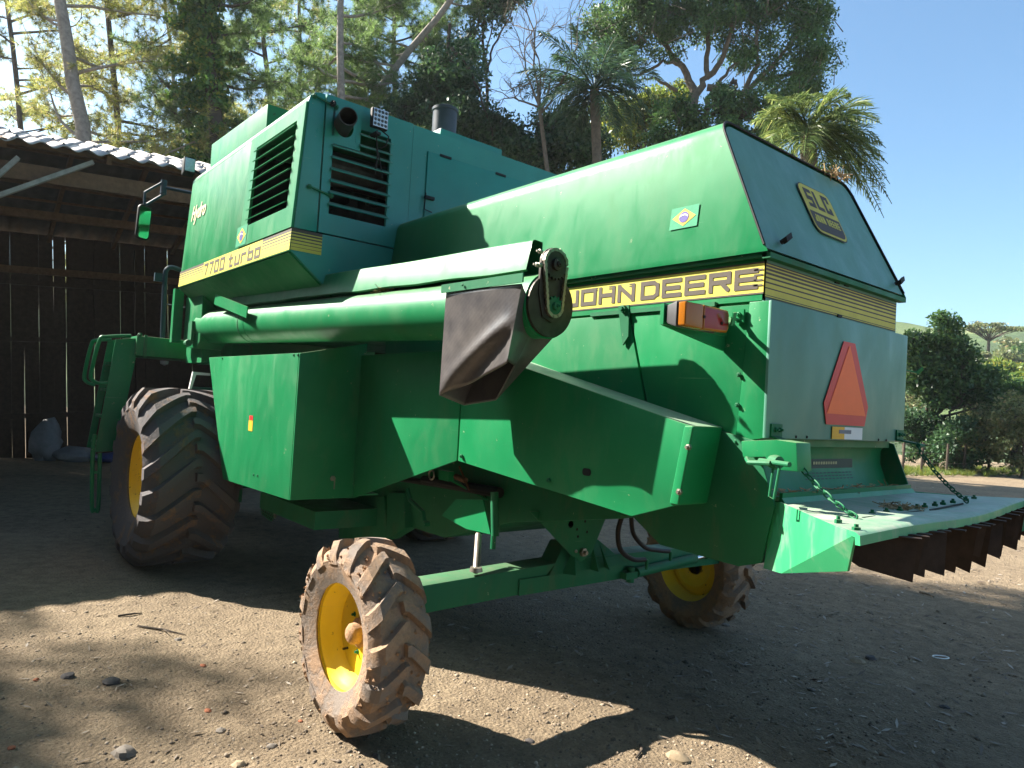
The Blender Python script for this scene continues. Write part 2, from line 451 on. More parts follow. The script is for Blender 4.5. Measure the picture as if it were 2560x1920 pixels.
def np_mesh(name, V, F, mat, parent=None, **kw):
    """V (n,3), F (m,k) arrays -> object, all faces with k corners"""
    me = bpy.data.meshes.new(name)
    V = np.asarray(V, np.float32); F = np.asarray(F, np.int32); m, k = F.shape
    me.vertices.add(len(V)); me.vertices.foreach_set('co', V.ravel())
    me.loops.add(m * k); me.loops.foreach_set('vertex_index', F.ravel())
    me.polygons.add(m); me.polygons.foreach_set('loop_start', np.arange(0, m * k, k, dtype=np.int32))
    me.update(calc_edges=True); me.validate()
    me.materials.append(mat)
    return put(bpy.data.objects.new(name, me), parent, **kw)

# block lettering, rasterised into runs so no two faces overlap
GLYPH = {
 'J': [[(1, 1), (1, 0), (0, 0), (0, .35)]], 'O': [[(0, 0), (0, 1), (1, 1), (1, 0), (0, 0)]],
 'H': [[(0, 0), (0, 1)], [(1, 0), (1, 1)], [(0, .5), (1, .5)]], 'N': [[(0, 0), (0, 1), (1, 0), (1, 1)]],
 'D': [[(0, 0), (0, 1), (.75, 1), (1, .8), (1, .2), (.75, 0), (0, 0)]], 'E': [[(1, 1), (0, 1), (0, 0), (1, 0)], [(0, .5), (.9, .5)]],
 'R': [[(0, 0), (0, 1), (1, 1), (1, .5), (0, .5)], [(.55, .5), (.95, .0)]], 'S': [[(1, 1), (0, 1), (0, .5), (1, .5), (1, 0), (0, 0)]],
 'L': [[(0, 1), (0, 0), (1, 0)]], 'C': [[(1, .80), (1, 1), (0, 1), (0, 0), (1, 0), (1, .20)]],
 '7': [[(0, 1), (1, 1), (.45, 0)]], '0': [[(0, 0), (0, 1), (1, 1), (1, 0), (0, 0)]],
 't': [[(.3, 1), (.3, 0), (.9, 0)], [(0, .68), (.8, .68)]], 'u': [[(0, .68), (0, 0), (1, 0), (1, .68)]],
 'r': [[(0, 0), (0, .68), (.9, .68)]], 'b': [[(0, 1), (0, 0), (1, 0), (1, .62), (0, .62)]], 'o': [[(0, 0), (0, .68), (1, .68), (1, 0), (0, 0)]],
 'A': [[(0, 0), (.5, 1), (1, 0)], [(.2, .35), (.8, .35)]], 'T': [[(0, 1), (1, 1)], [(.5, 1), (.5, 0)]], 'Ç': [[(1, .78), (1, 1), (0, 1), (0, 0), (1, 0), (1, .22)]],
}
def seg_d(px, py, a, b, w, h):
    ax, ay, bx, by = a[0] * w, a[1] * h, b[0] * w, b[1] * h
    dx, dy = bx - ax, by - ay; L = dx * dx + dy * dy
    t = max(0, min(1, ((px - ax) * dx + (py - ay) * dy) / L)) if L else 0
    ex, ey = abs(px - ax - dx * t), abs(py - ay - dy * t)
    if abs(dx) < 1e-6 or abs(dy) < 1e-6: return max(ex, ey)
    return math.hypot(ex, ey)
def text_rects(txt, W, H, stroke, gap=0.25, space=0.6, slant=0.0, ny=16):
    """rectangles filling width W, height H"""
    n = sum(space if c == ' ' else 1 for c in txt) + gap * (len(txt) - 1)
    cw = W / n; out = []; x0 = 0.0
    for c in txt:
        if c == ' ': x0 += cw * (space + gap); continue
        w, h = cw - stroke, H - stroke; nx = max(6, int(ny * cw / H)); ch = H / ny; cx_ = cw / nx
        for j in range(ny):
            py = (j + .5) * ch - stroke / 2; run = None
            for i in range(nx + 1):
                px = (i + .5) * cx_ - stroke / 2
                ins = i < nx and any(seg_d(px, py, p[k], p[k + 1], w, h) <= stroke / 2 for p in GLYPH[c] for k in range(len(p) - 1))
                if ins and run is None: run = i
                if not ins and run is not None:
                    sh = slant * (j + .5) * ch
                    out.append((x0 + run * cx_ + sh, x0 + i * cx_ + sh, j * ch, (j + 1) * ch)); run = None
        x0 += cw * (1 + gap)
    return out
def decal_rects(mb, rects, o, ex, ey, off, mi=0):
    o, ex, ey = Vector(o), Vector(ex).normalized(), Vector(ey).normalized(); n = ex.cross(ey) * off
    for a, b, c, d in rects:
        mb.poly([o + n + ex * a + ey * c, o + n + ex * b + ey * c, o + n + ex * b + ey * d, o + n + ex * a + ey * d], mi)
def stripes(mb, o, ex, ey, W, rows, off, y0=0.0):
    """rows of (height, material index) stacked upwards"""
    y = y0
    for h, mi in rows:
        decal_rects(mb, [(0, W, y, y + h)], o, ex, ey, off, mi); y += h
X, Y, Z = Vector((1, 0, 0)), Vector((0, 1, 0)), Vector((0, 0, 1))
def V3(a, b, c): return Vector((a, b, c))

# =================================================================== ground and hills
def gz(x, y):
    n1 = noise.noise(Vector((x * .35, y * .35, 1.3))) * .025
    d = math.hypot(x + 2.5, y - 3.0)
    f = max(0.0, 1 - d / 11.0)
    n2 = (noise.noise(Vector((x * 2.1, y * 2.1, 5.0))) * .012 + noise.noise(Vector((x * 7, y * 7, 9.0))) * .007 + noise.noise(Vector((x * 17, y * 17, 2.0))) * .004) * min(1, f * 2.2)
    return n1 * min(1, f * 3 + .3) * .6 + n2 - .012
def axis_pts(lo, hi, step, far):
    a = list(np.arange(lo, hi + 1e-6, step)); s = step
    l, h = lo, hi
    while h < far: s *= 1.28; h += s; l -= s; a = [l] + a + [h]
    return a
gx, gy = axis_pts(-6.5, .6, .045, 380), axis_pts(-.6, 7.5, .045, 380)
V = [(x, y, gz(x, y)) for y in gy for x in gx]
nx, ny = len(gx), len(gy)
I = np.arange(nx * ny).reshape(ny, nx)
F = np.stack([I[:-1, :-1], I[:-1, 1:], I[1:, 1:], I[1:, :-1]], -1).reshape(-1, 4)
g = np_mesh('ground', V, F, GROUND, kind='structure')
g.data.polygons.foreach_set('use_smooth', [True] * len(g.data.polygons))

def polar(u, dist, z):
    d = ray(u, 1000); h = math.hypot(d.x, d.y); return Vector((d.x / h * dist, d.y / h * dist, z))
us = list(range(-1400, 4400, 60)); rs_ = [34, 42, 52, 64, 78, 95, 115, 140, 170, 210]
def hz(u, r):
    t = min(1, max(0, (r - 36) / 170)); t = t * t * (3 - 2 * t)
    n = noise.noise(Vector((u * .0021, r * .006, 3))) * .35 + noise.noise(Vector((u * .006, r * .02, 8))) * .12
    return -.3 + t * 210 * math.tan(math.radians(7.0 + 2.2 * n)) + (2.0 * n if r > 60 else 0) + (r - 210) * .02 * (r > 210)
V = [polar(u, r, hz(u, r)) for r in rs_ for u in us]
I = np.arange(len(V)).reshape(len(rs_), len(us))
F = np.stack([I[:-1, :-1], I[:-1, 1:], I[1:, 1:], I[1:, :-1]], -1).reshape(-1, 4)
h = np_mesh('hill', [tuple(v) for v in V], F, HILL, kind='structure')
h.data.polygons.foreach_set('use_smooth', [True] * len(h.data.polygons))

# =================================================================== open timber shed
AL = .075
SM = Matrix.Translation((-10.15, 0, 0)) @ Matrix.Rotation(AL, 4, 'X')
SHED = empty('open_shed', SM, 'open-fronted timber shed with wavy corrugated roof and gappy dark board wall', 'shed')
def sw(x, y, z): return SM @ Vector((x, y, z))
def sbox(mb, lo, hi):
    (a, b, c), (d, e, f) = lo, hi
    mb.prism([sw(a, b, c), sw(d, b, c), sw(d, e, c), sw(a, e, c)], sw(0, 0, f - c) - sw(0, 0, 0))
EZ, RX, RZ, BX, BZ = 4.23, -2.7, 5.065, -5.75, 4.05
Y0, Y1 = -5.0, 6.6
def corr(x0, z0, x1, z1, ya, yb, amp=.030, pitch=.235, lift=0.0, nsx=2):
    n = max(2, int((yb - ya) / pitch * 10)); vs = []; nx_ = nsx + 1
    for i in range(n + 1):
        y = ya + (yb - ya) * i / n
        for j in range(nx_):
            t = j / nsx; x = x0 + (x1 - x0) * t; z = z0 + (z1 - z0) * t
            w = math.sin(2 * math.pi * (y - Y0) / pitch)
            vs.append(sw(x, y, z + amp * w + lift * (1 - t)))
    fs = [(i * nx_ + j, i * nx_ + j + 1, (i + 1) * nx_ + j + 1, (i + 1) * nx_ + j) for i in range(n) for j in range(nsx)]
    mb = MB(); mb.add(vs, fs); return mb
SHW = 1.175
k = 0
y = Y0
while y < Y1 - .05:
    yb = min(Y1, y + SHW)
    for a, b, lf in ((.18, -.85, .0), (-.75, -1.75, .012), (-1.65, RX - .05, .024)):
        za, zb_ = EZ + (RZ - EZ) * (a / RX), EZ + (RZ - EZ) * (b / RX)
        o = corr(a, za + lf, b, zb_ + lf + .001, y + .002, yb + .03, .026, SHW / 5).build('roof_sheet', ROOF, SHED, smooth=True, ang=80)
        md = o.modifiers.new('thickness', 'SOLIDIFY'); md.thickness = .008; md.offset = -1
        if lf < .02:
            b_ = MB()
            for q in range(3):
                yy = Y0 + (math.floor((y - Y0) / (SHW / 5) + .5) + q * 2 + .25) * (SHW / 5); xx_ = a - .18
                b_.lathe([(.022, 0), (.018, .012), (.006, .014), (.006, .03), (.0005, .03)], sw(xx_, yy, za - .18 * (RZ - EZ) / RX + .038 + lf), Z, 8)
            b_.each('roof_hook', STEEL, o)
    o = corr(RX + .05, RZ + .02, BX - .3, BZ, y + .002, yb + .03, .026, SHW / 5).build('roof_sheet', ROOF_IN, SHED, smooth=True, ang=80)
    y += SHW
for yy in (-4.6, -1.9, .75, 3.4, 6.2):                    # posts, rafters
    if yy < 0 or yy > 3:
        m = MB(); sbox(m, (-.08, yy - .07, -.3), (.06, yy + .07, EZ - .2)); m.build('post', WOODG, SHED)
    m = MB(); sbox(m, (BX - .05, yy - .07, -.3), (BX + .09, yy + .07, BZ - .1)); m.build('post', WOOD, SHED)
for yy in [-4.6 + i * 1.08 for i in range(11)]:
    m = MB(); a, b, c = sw(.1, yy, EZ - .09), sw(RX, yy, RZ - .09), sw(BX - .1, yy, BZ - .09)
    m.bar(a, b, .06, .11); m.build('rafter', WOODB, SHED)
    m = MB(); m.bar(b, c, .06, .11); m.build('rafter', WOODB, SHED)
for x_, z_ in [(-.05 - i * .52, None) for i in range(5)] + [(RX - .3 - i * .47, None) for i in range(5)]:
    z_ = EZ + (RZ - EZ) * (x_ / RX) if x_ > RX else RZ + (BZ - RZ) * ((x_ - RX) / (BX - RX))
    m = MB(); m.bar(sw(x_, Y0, z_ - .055), sw(x_, Y1, z_ - .055), .05, .035); m.build('purlin', WOODB, SHED)
m = MB(); sbox(m, (-.09, Y0, EZ - .46), (-.02, Y1, EZ - .26)); m.build('eave_beam', WOODB, SHED)
m = MB(); sbox(m, (BX + .10, Y0, BZ - .75), (BX + .16, Y1, BZ - .62)); m.build('wall_beam', WOODB, SHED)
m = MB(); sbox(m, (RX - .05, Y0, EZ - .42), (RX + .05, Y1, EZ - .30)); m.build('tie_beam', WOODB, SHED)
b0, b1 = P(0, 488, 'x', -10.1), P(228, 408, 'x', -10.1)
m = MB(); m.bar(b0 + (b0 - b1) * .9, b1 + (b1 - b0) * .02, .05, .10, X); m.build('brace', WOODG, SHED)
b0, b1 = P(-40, 470, 'x', -10.05), P(45, 395, 'x', -10.05)
m = MB(); m.bar(b0 + (b0 - b1) * 2.2, b1, .05, .12, X); m.build('brace', WOODG, SHED)
rnd = random.Random(4)
y = Y0
kb = 0
while y < Y1:                                            # back wall, board by board
    w = rnd.uniform(.19, .25); zt_ = BZ + .02; kb += 1
    m = MB(); cuts = [-.3, 1.30 + rnd.uniform(-.02, .02), 2.35 + rnd.uniform(-.2, .2), zt_]; off_ = -.024 * (kb % 2)
    lf = [rnd.uniform(.0, .006) for _ in range(4)]; rt_ = [w + (.004 if rnd.random() < .72 else -rnd.uniform(.0015, .0075)) for _ in range(4)]
    L_ = [sw(BX + off_, y + lf[i], cuts[i]) for i in range(4)]; R_ = [sw(BX + off_, y + rt_[i], cuts[i]) for i in range(4)]
    m.prism(L_ + R_[::-1], (-.022, 0, 0))
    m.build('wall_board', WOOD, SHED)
    y += w
for ye, nm in ((Y0, 1), (Y1, 2)):
    x = BX
    while x < -.2:
        m = MB(); ht = (EZ + (RZ - EZ) * (x / RX) if x > RX else RZ + (BZ - RZ) * ((x - RX) / (BX - RX))) - .05
        m.prism([sw(x, ye, -.3), sw(x + .225, ye, -.3), sw(x + .225, ye, ht), sw(x, ye, ht)], (0, .022, 0)); m.build('wall_board', WOOD, SHED)
        x += .23
for z_ in (.62, 2.05, 3.1):
    m = MB(); sbox(m, (BX + .002, Y0, z_), (BX + .05, Y1, z_ + .09)); m.build('wall_rail', WOOD, SHED)
def lump(name, c, r, mat, label, cat, seed, flat=1.0, group=None, seg=14):
    rnd_ = random.Random(seed); mb = MB(); pr = []
    nn = 9
    vs = []; fs = []
    off = Vector((rnd_.uniform(0, 50), rnd_.uniform(0, 50), rnd_.uniform(0, 50)))
    for i in range(nn):
        ph = math.pi * i / (nn - 1)
        for k in range(seg):
            th = 2 * math.pi * k / seg; d = Vector((math.sin(ph) * math.cos(th), math.sin(ph) * math.sin(th), math.cos(ph)))
            q = 1 + .35 * noise.noise(d * 1.6 + off) + .15 * noise.noise(d * 4 + off)
            vs.append(Vector(c) + Vector((d.x * r[0], d.y * r[1], d.z * r[2])) * q)
    for i in range(nn - 1):
        for k in range(seg): fs.append((i * seg + k, (i + 1) * seg + k, (i + 1) * seg + (k + 1) % seg, i * seg + (k + 1) % seg))
    mb.add(vs, fs)
    return mb.build(name, mat, None, smooth=True, ang=50 if seg > 10 else 25, label=label, cat=cat, group=group)
lump('sack', V3(-15.4, 1.72, .34), (.22, .24, .40), SACK, 'upright pale woven sack standing by the dark shed wall', 'sack', 1)
lump('sack', V3(-15.2, 2.2, .10), (.25, .34, .15), SACK, 'slumped pale sack lying in front of the upright sack', 'sack', 2)
lump('tarpaulin', V3(-15.0, 2.9, .08), (.3, .5, .11), BLUETARP, 'crumpled blue tarpaulin heaped on the shed floor', 'tarpaulin', 3)

# =================================================================== trees
def axis_line(u0, v0, u1, v1, d):
    a, b = D(u1, v1, d), D(u0, v0, d); t = (b - a).normalized()
    return a - t * ((a.z + .3) / t.z), a, b, t
def rand_unit(n):
    q = RNG.normal(size=(n, 3)); return q / np.linalg.norm(q, axis=1)[:, None]
def leaves(C_, size, aspect=.5, flat=0.0):
    """diamond leaves at centres C_"""
    n = len(C_); a = rand_unit(n); b = np.cross(a, rand_unit(n)); b /= np.linalg.norm(b, axis=1)[:, None] + 1e-9
    if flat: a[:, 2] *= (1 - flat); a /= np.linalg.norm(a, axis=1)[:, None]
    s = size * RNG.uniform(.6, 1.35, (n, 1)); w = s * aspect
    nn = np.cross(a, b) * s * .18
    V = np.stack([C_ - a * s, C_ + b * w + nn, C_ + a * s, C_ - b * w + nn], 1).reshape(-1, 3)
    return V, np.arange(4 * n).reshape(n, 4)
def needles(C_, Dr, k, ln, w):
    n = len(C_); c = np.repeat(C_, k, 0); d = np.repeat(Dr, k, 0) * .55 + rand_unit(n * k) * .85
    d[:, 2] -= .12; d /= np.linalg.norm(d, axis=1)[:, None]
    L = ln * RNG.uniform(.6, 1.2, (n * k, 1)); s = np.cross(d, rand_unit(n * k)); s /= np.linalg.norm(s, axis=1)[:, None] + 1e-9
    V = np.stack([c - s * w, c + s * w, c + d * L], 1).reshape(-1, 3)
    return V, np.arange(3 * n * k).reshape(n * k, 3)
def curve_pts(p, d, L, n, wob, up, rnd_):
    out = [Vector(p)]; d = d.normalized(); st = L / n
    for i in range(n):
        d = (d + Vector((rnd_.gauss(0, wob), rnd_.gauss(0, wob), rnd_.gauss(0, wob) + up))).normalized()
        out.append(out[-1] + d * st)
    return out
def pine(label, u0, v0, u1, v1, d, r, seed, mat=PINE, bark=BARK, blo=2.0, bhi=4.0, nb=26, zlo=3.5, zhi=None, tuft=1.0, blen=3.4, group='pines behind the shed', front=True):
    rnd_ = random.Random(seed); base, lo, hi, t = axis_line(u0, v0, u1, v1, d)
    top_z = zhi or hi.z + 1.0
    H = (top_z - base.z) / t.z; n = 12
    T = empty('pine_tree', base, label, 'tree', group)
    ax_ = [base + t * (H * i / n) + Vector((rnd_.gauss(0, .03), rnd_.gauss(0, .03), 0)) * (i > 0) for i in range(n + 1)]
    rad = [r * (1.12 - .62 * i / n) for i in range(n + 1)]
    m = MB(); m.tube(ax_, rad, 12); m.build('trunk', bark, T, smooth=True)
    m = MB(); tc = []; td = []
    for k in range(nb):
        z = zlo + (top_z - zlo) * (k + rnd_.random()) / nb; s = (z - base.z) / t.z
        p = base + t * s; az = (2.45 + rnd_.uniform(-1.75, 1.75)) if front else rnd_.uniform(0, 6.283); L = rnd_.uniform(.55, 1.1) * blen * (1.15 - .5 * (z - zlo) / (top_z - zlo))
        dd = Vector((math.cos(az), math.sin(az), rnd_.uniform(.0, .55)))
        c = curve_pts(p, dd, L, 8, .10, .03, rnd_)
        br = min(r * .35, .05) * rnd_.uniform(.6, 1.1)
        m.tube(c, [br * (1 - .85 * i / 8) + .004 for i in range(9)], 5, cap=False)
        for i in range(2, 9):
            for _ in range(3):
                q = c[i] + Vector((rnd_.gauss(0, .1), rnd_.gauss(0, .1), rnd_.gauss(0, .08)))
                d2 = (c[i] - c[i - 1]).normalized() + Vector((rnd_.gauss(0, .8), rnd_.gauss(0, .8), rnd_.gauss(0, .5)))
                sub = curve_pts(c[i], d2, rnd_.uniform(.3, .9), 3, .2, .02, rnd_)
                m.tube(sub, [.009, .007, .005, .003], 3, cap=False)
                for w in range(2):
                    for q in sub[1:]:
                        tc.append(tuple(q + Vector((rnd_.gauss(0, .05), rnd_.gauss(0, .05), rnd_.gauss(0, .05))))); td.append(tuple((sub[-1] - sub[0]).normalized()))
    m.build('branches', bark, T, smooth=True)
    if tuft > 0:
        tc, td = np.array(tc), np.array(td); keep = RNG.random(len(tc)) < tuft
        V, F = needles(tc[keep], td[keep], 22, .24, .0062 * d / 18)
        np_mesh('crown', V, F, mat, T)
    return T
pine('thick grey pine trunk rising just left above the shed roof', 150, 0, 206, 360, 18, .25, 1, nb=22, zlo=5, tuft=.55, blen=3.4)
pine('slender dark pine right of the thick grey pine trunk', 266, 0, 302, 380, 20, .125, 2, bark=BARK_D, nb=28, tuft=.5)
pine('thin pine at the far left edge of the photo', 20, 0, 60, 360, 24, .12, 3, bark=BARK_D, nb=34, tuft=.65, blen=4)
pine('thin bare-stemmed pine left of the ivy-covered trunk', 415, 0, 452, 400, 27, .10, 4, nb=30, tuft=.8, blen=3.6)
pine('straight dark pine right of the ivy-covered trunk', 652, 0, 672, 250, 24, .13, 5, PINE_D, BARK_D, nb=26, zlo=6, tuft=.8)
pine('reddish-barked pine behind the exhaust pipe', 852, 0, 854, 245, 21, .17, 6, PINE_D, nb=26, zlo=5.5, tuft=.9, blen=3.6)
pine('thin pine between the straight dark pine and the reddish pine', 748, 0, 752, 250, 28, .12, 7, PINE, BARK_D, nb=30, zlo=6, tuft=.9)
pine('leaning pine slanting right behind the square work lamp', 1105, 20, 905, 275, 23, .18, 8, PINE_D, nb=34, zlo=5, tuft=1.0, blen=3.4)
pine('feathery pine left of the leafless twiggy tree', 985, 0, 990, 260, 25, .12, 9, PINE_D, BARK_D, nb=36, zlo=6, tuft=1.0, blen=3.0)

def branchy(T, base, t, r, forks, bark, rnd_, name='trunk', seg=10):
    """trunk plus limbs running to fork points; returns limb paths"""
    m = MB(); paths = []
    for f0, f1, rr in forks:
        n = 10; pts = []
        side = Vector((rnd_.gauss(0, .35), rnd_.gauss(0, .35), rnd_.gauss(0, .2)))
        for i in range(n + 1):
            s = i / n; pts.append(f0.lerp(f1, s) + side * math.sin(s * math.pi) * (f1 - f0).length * .22 + Vector((rnd_.gauss(0, .04), rnd_.gauss(0, .04), rnd_.gauss(0, .04))) * (0 < i < n))
        m.tube(pts, [rr * (1 - .72 * i / n) + .006 for i in range(n + 1)], seg); paths.append(pts)
    m.build(name, bark, T, smooth=True); return paths
def clumps(cs, n_per, spread, size, mat, T, name='crown', aspect=.5, squash=.7):
    cs = np.array([tuple(c) for c in cs]); n = len(cs)
    c = np.repeat(cs, n_per, 0); k = len(c); sp_ = np.repeat(RNG.uniform(.6, 1.25, n), n_per)[:, None] * spread
    u = rand_unit(k) * (RNG.random((k, 1)) ** .45); u[:, 2] *= squash
    V, F = leaves(c + u * sp_, size, aspect)
    return np_mesh(name, V, F, mat, T)
def px_blob(u, v, d, ru, rv, rd, n, rnd_, hollow=.0):
    out = []
    while len(out) < n:
        a, b, c = rnd_.uniform(-1, 1), rnd_.uniform(-1, 1), rnd_.uniform(-1, 1); q = a * a + b * b + c * c
        if q <= 1 and q >= hollow: out.append(D(u + a * ru, v + b * rv, d + c * rd))
    return out
def broad(name, label, trunk, d, r, blobs, mat, seed, n_per=160, spread=.55, size=.075, bark=BARK_D, group=None, limbs=14, aspect=.5, cat='tree'):
    rnd_ = random.Random(seed); base, lo, hi, t = axis_line(*trunk, d)
    T = empty(name, base, label, cat, group)
    cs = []
    for (u, v, ru, rv, n) in blobs: cs += px_blob(u, v, d, ru, rv, max(ru, rv) * d / FPX * .8, n, rnd_)
    forks = [(base, hi, r)]
    for c in rnd_.sample(cs, min(limbs, len(cs))): forks.append((lo.lerp(hi, rnd_.uniform(.2, 1)), c, r * rnd_.uniform(.25, .5)))
    paths = branchy(T, base, t, r, forks, bark, rnd_)
    m = MB()
    for c in cs:
        p = min((q for pth in paths[1:] or paths for q in pth[4:]), key=lambda q: (q - c).length_squared)
        mid_ = p.lerp(c, .5) + Vector((rnd_.gauss(0, .1), rnd_.gauss(0, .1), .1)); m.tube([p, mid_, c], [.022, .014, .006], 4, cap=False)
    m.build('twigs', bark, T)
    clumps(cs, n_per, spread, size, mat, T, aspect=aspect)
    return T
# ivy-covered trunk
rnd = random.Random(31)
T = pine('stout trunk wrapped in glossy ivy above the shed eave', 512, 0, 548, 410, 19, .27, 10, PINE_D, BARK_D, nb=22, zlo=6.5, tuft=.9, blen=3.4)
base, lo, hi, t = axis_line(512, 0, 548, 410, 19)
cs = []
for k in range(150):
    s = rnd.random(); p = lo.lerp(hi, s * 1.35 - .15); w = rnd.gauss(-.22, .36) * (1 - .25 * s)
    cs.append(p + (RM @ Vector((1, 0, 0))) * w + Vector((rnd.gauss(0, .2), rnd.gauss(0, .2), 0)))
clumps(cs, 120, .30, .062, IVY, T, 'ivy', .75)
broad('broadleaf_tree', 'dark leafy tree rising behind the black intake drum', (1125, 60, 1140, 420), 22, .16,
      [(1120, 180, 90, 70, 26), (1110, 290, 130, 90, 60), (1190, 330, 90, 70, 34), (1040, 350, 80, 60, 24)], LEAF_D, 41, 190, .55, .075)
broad('broadleaf_tree', 'small-leaved tree top reaching above the leafless twiggy tree', (1205, -120, 1225, 300), 24, .10,
      [(1220, 20, 60, 55, 16), (1280, -10, 60, 40, 12), (1180, 110, 45, 60, 10)], LEAF_D, 42, 110, .5, .07)
broad('broadleaf_tree', 'tangled dark thicket tree low behind the hood ridge', (1340, 300, 1345, 460), 24, .10,
      [(1330, 390, 140, 60, 46), (1240, 380, 90, 70, 36), (1430, 370, 100, 70, 36), (1400, 300, 60, 50, 12)], LEAF_D, 43, 170, .55, .08)
# big spreading tree
rnd = random.Random(52)
BT = 24
base, lo, hi, t = axis_line(1755, 200, 1722, 330, BT)
T = empty('spreading_tree', base, 'big spreading tree with pale crooked limbs against the blue sky', 'tree')
limb = [[(1722, 330), (1735, 230), (1705, 165), (1650, 100), (1615, 20)], [(1735, 240), (1770, 190), (1768, 100), (1790, -20)], [(1770, 195), (1812, 140), (1830, 60), (1850, -60)],
        [(1770, 220), (1860, 235), (1905, 190), (1960, 130), (2010, 60)], [(1860, 235), (1890, 160), (1895, 80), (1930, -30)], [(1905, 200), (1990, 180), (2050, 175)],
        [(1700, 165), (1660, 150), (1600, 190), (1570, 185)], [(1690, 230), (1640, 195), (1600, 200)], [(1765, 300), (1770, 250), (1800, 200), (1850, 150)]]
m = MB()
for i, L in enumerate(limb):
    dd = BT + rnd.uniform(-1.2, 1.2); pts_ = [D(u, v, BT + (dd - BT) * j / len(L)) for j, (u, v) in enumerate(L)]
    sp_ = []
    for j in range(len(pts_) - 1):
        for q in range(4): sp_.append(pts_[j].lerp(pts_[j + 1], q / 4) + Vector((rnd.gauss(0, .03), rnd.gauss(0, .03), rnd.gauss(0, .03))))
    sp_.append(pts_[-1]); r0 = (.17, .13, .11, .12, .09, .07, .07, .07, .11)[i]
    m.tube(sp_, [r0 * (1 - .75 * q / len(sp_)) for q in range(len(sp_))], 9)
m.tube([base, lo, D(1735, 235, BT)], [.28, .22, .17], 12)
m.build('trunk', BARK_L, T, smooth=True)
cs = []
for (u, v, ru, rv, n) in ((1560, 60, 110, 80, 52), (1660, 20, 120, 70, 50), (1800, 10, 130, 70, 56), (1950, 20, 120, 70, 50), (2030, 130, 60, 75, 34), (1980, 220, 90, 45, 34), (1880, 120, 90, 60, 26), (1760, 60, 90, 50, 20), (1650, 110, 60, 40, 12), (1540, 140, 70, 50, 16), (2040, 60, 40, 60, 14), (1840, -70, 200, 60, 50), (1600, -80, 140, 60, 30)):
    cs += px_blob(u, v, BT, ru, rv, 1.3, n, rnd)
clumps(cs, 150, .50, .062, LEAF, T, aspect=.42)
m = MB()
for c in cs[::2]: 
    u_ = Vector((rnd.gauss(0, .5), rnd.gauss(0, .5), -.7)); m.tube([c + u_, c + u_ * .4 + Vector((.05, 0, 0)), c], [.018, .012, .005], 4, cap=False)
m.build('twigs', BARK_L, T)
broad('broadleaf_tree', 'rounded dark tree crown low behind the hood top', (1840, 200, 1850, 420), 22.5, .14,
      [(1690, 285, 60, 40, 14), (1850, 265, 60, 45, 16), (1780, 300, 80, 35, 16), (1930, 300, 55, 45, 14), (1680, 335, 70, 35, 14), (1880, 345, 80, 35, 12), (1800, 240, 30, 30, 5)], LEAF, 44, 150, .5, .062)
broad('broadleaf_tree', 'sunlit yellow-green tree low behind the green hood', (1600, 240, 1605, 420), 30, .12,
      [(1570, 290, 90, 45, 34), (1640, 260, 60, 40, 20), (1530, 340, 90, 40, 26), (1690, 250, 50, 40, 14)], LEAF_Y, 45, 150, .6, .075)
# leafless tree
rnd = random.Random(61)
base, lo, hi, t = axis_line(1345, 240, 1365, 400, 20)
T = empty('bare_tree', base, 'leafless twiggy tree with pale thin branches by the palm', 'tree')
m = MB()
def twig(p, d, L, r, depth):
    c = curve_pts(p, d, L, 6, .20, .02, rnd); m.tube(c, [r * (1 - .6 * i / 6) for i in range(7)], 5 if r > .012 else 3, cap=False)
    if depth:
        for i in range(2, 7):
            if rnd.random() < .85:
                dd = (c[i] - c[i - 1]).normalized() + Vector((rnd.gauss(0, .7), rnd.gauss(0, .7), rnd.gauss(0, .5))); twig(c[i], dd, L * rnd.uniform(.4, .7), r * .5, depth - 1)
m.tube([base, lo, hi], [.07, .06, .05], 8)
for (u, v) in ((1410, 40), (1290, 60), (1350, -40), (1450, 160), (1500, 60), (1240, 180)):
    g_ = D(u, v, 20) - hi; twig(hi.lerp(lo, rnd.random() * .5), g_, g_.length, .035, 3)
m.build('trunk', BARK_L, T, smooth=True)
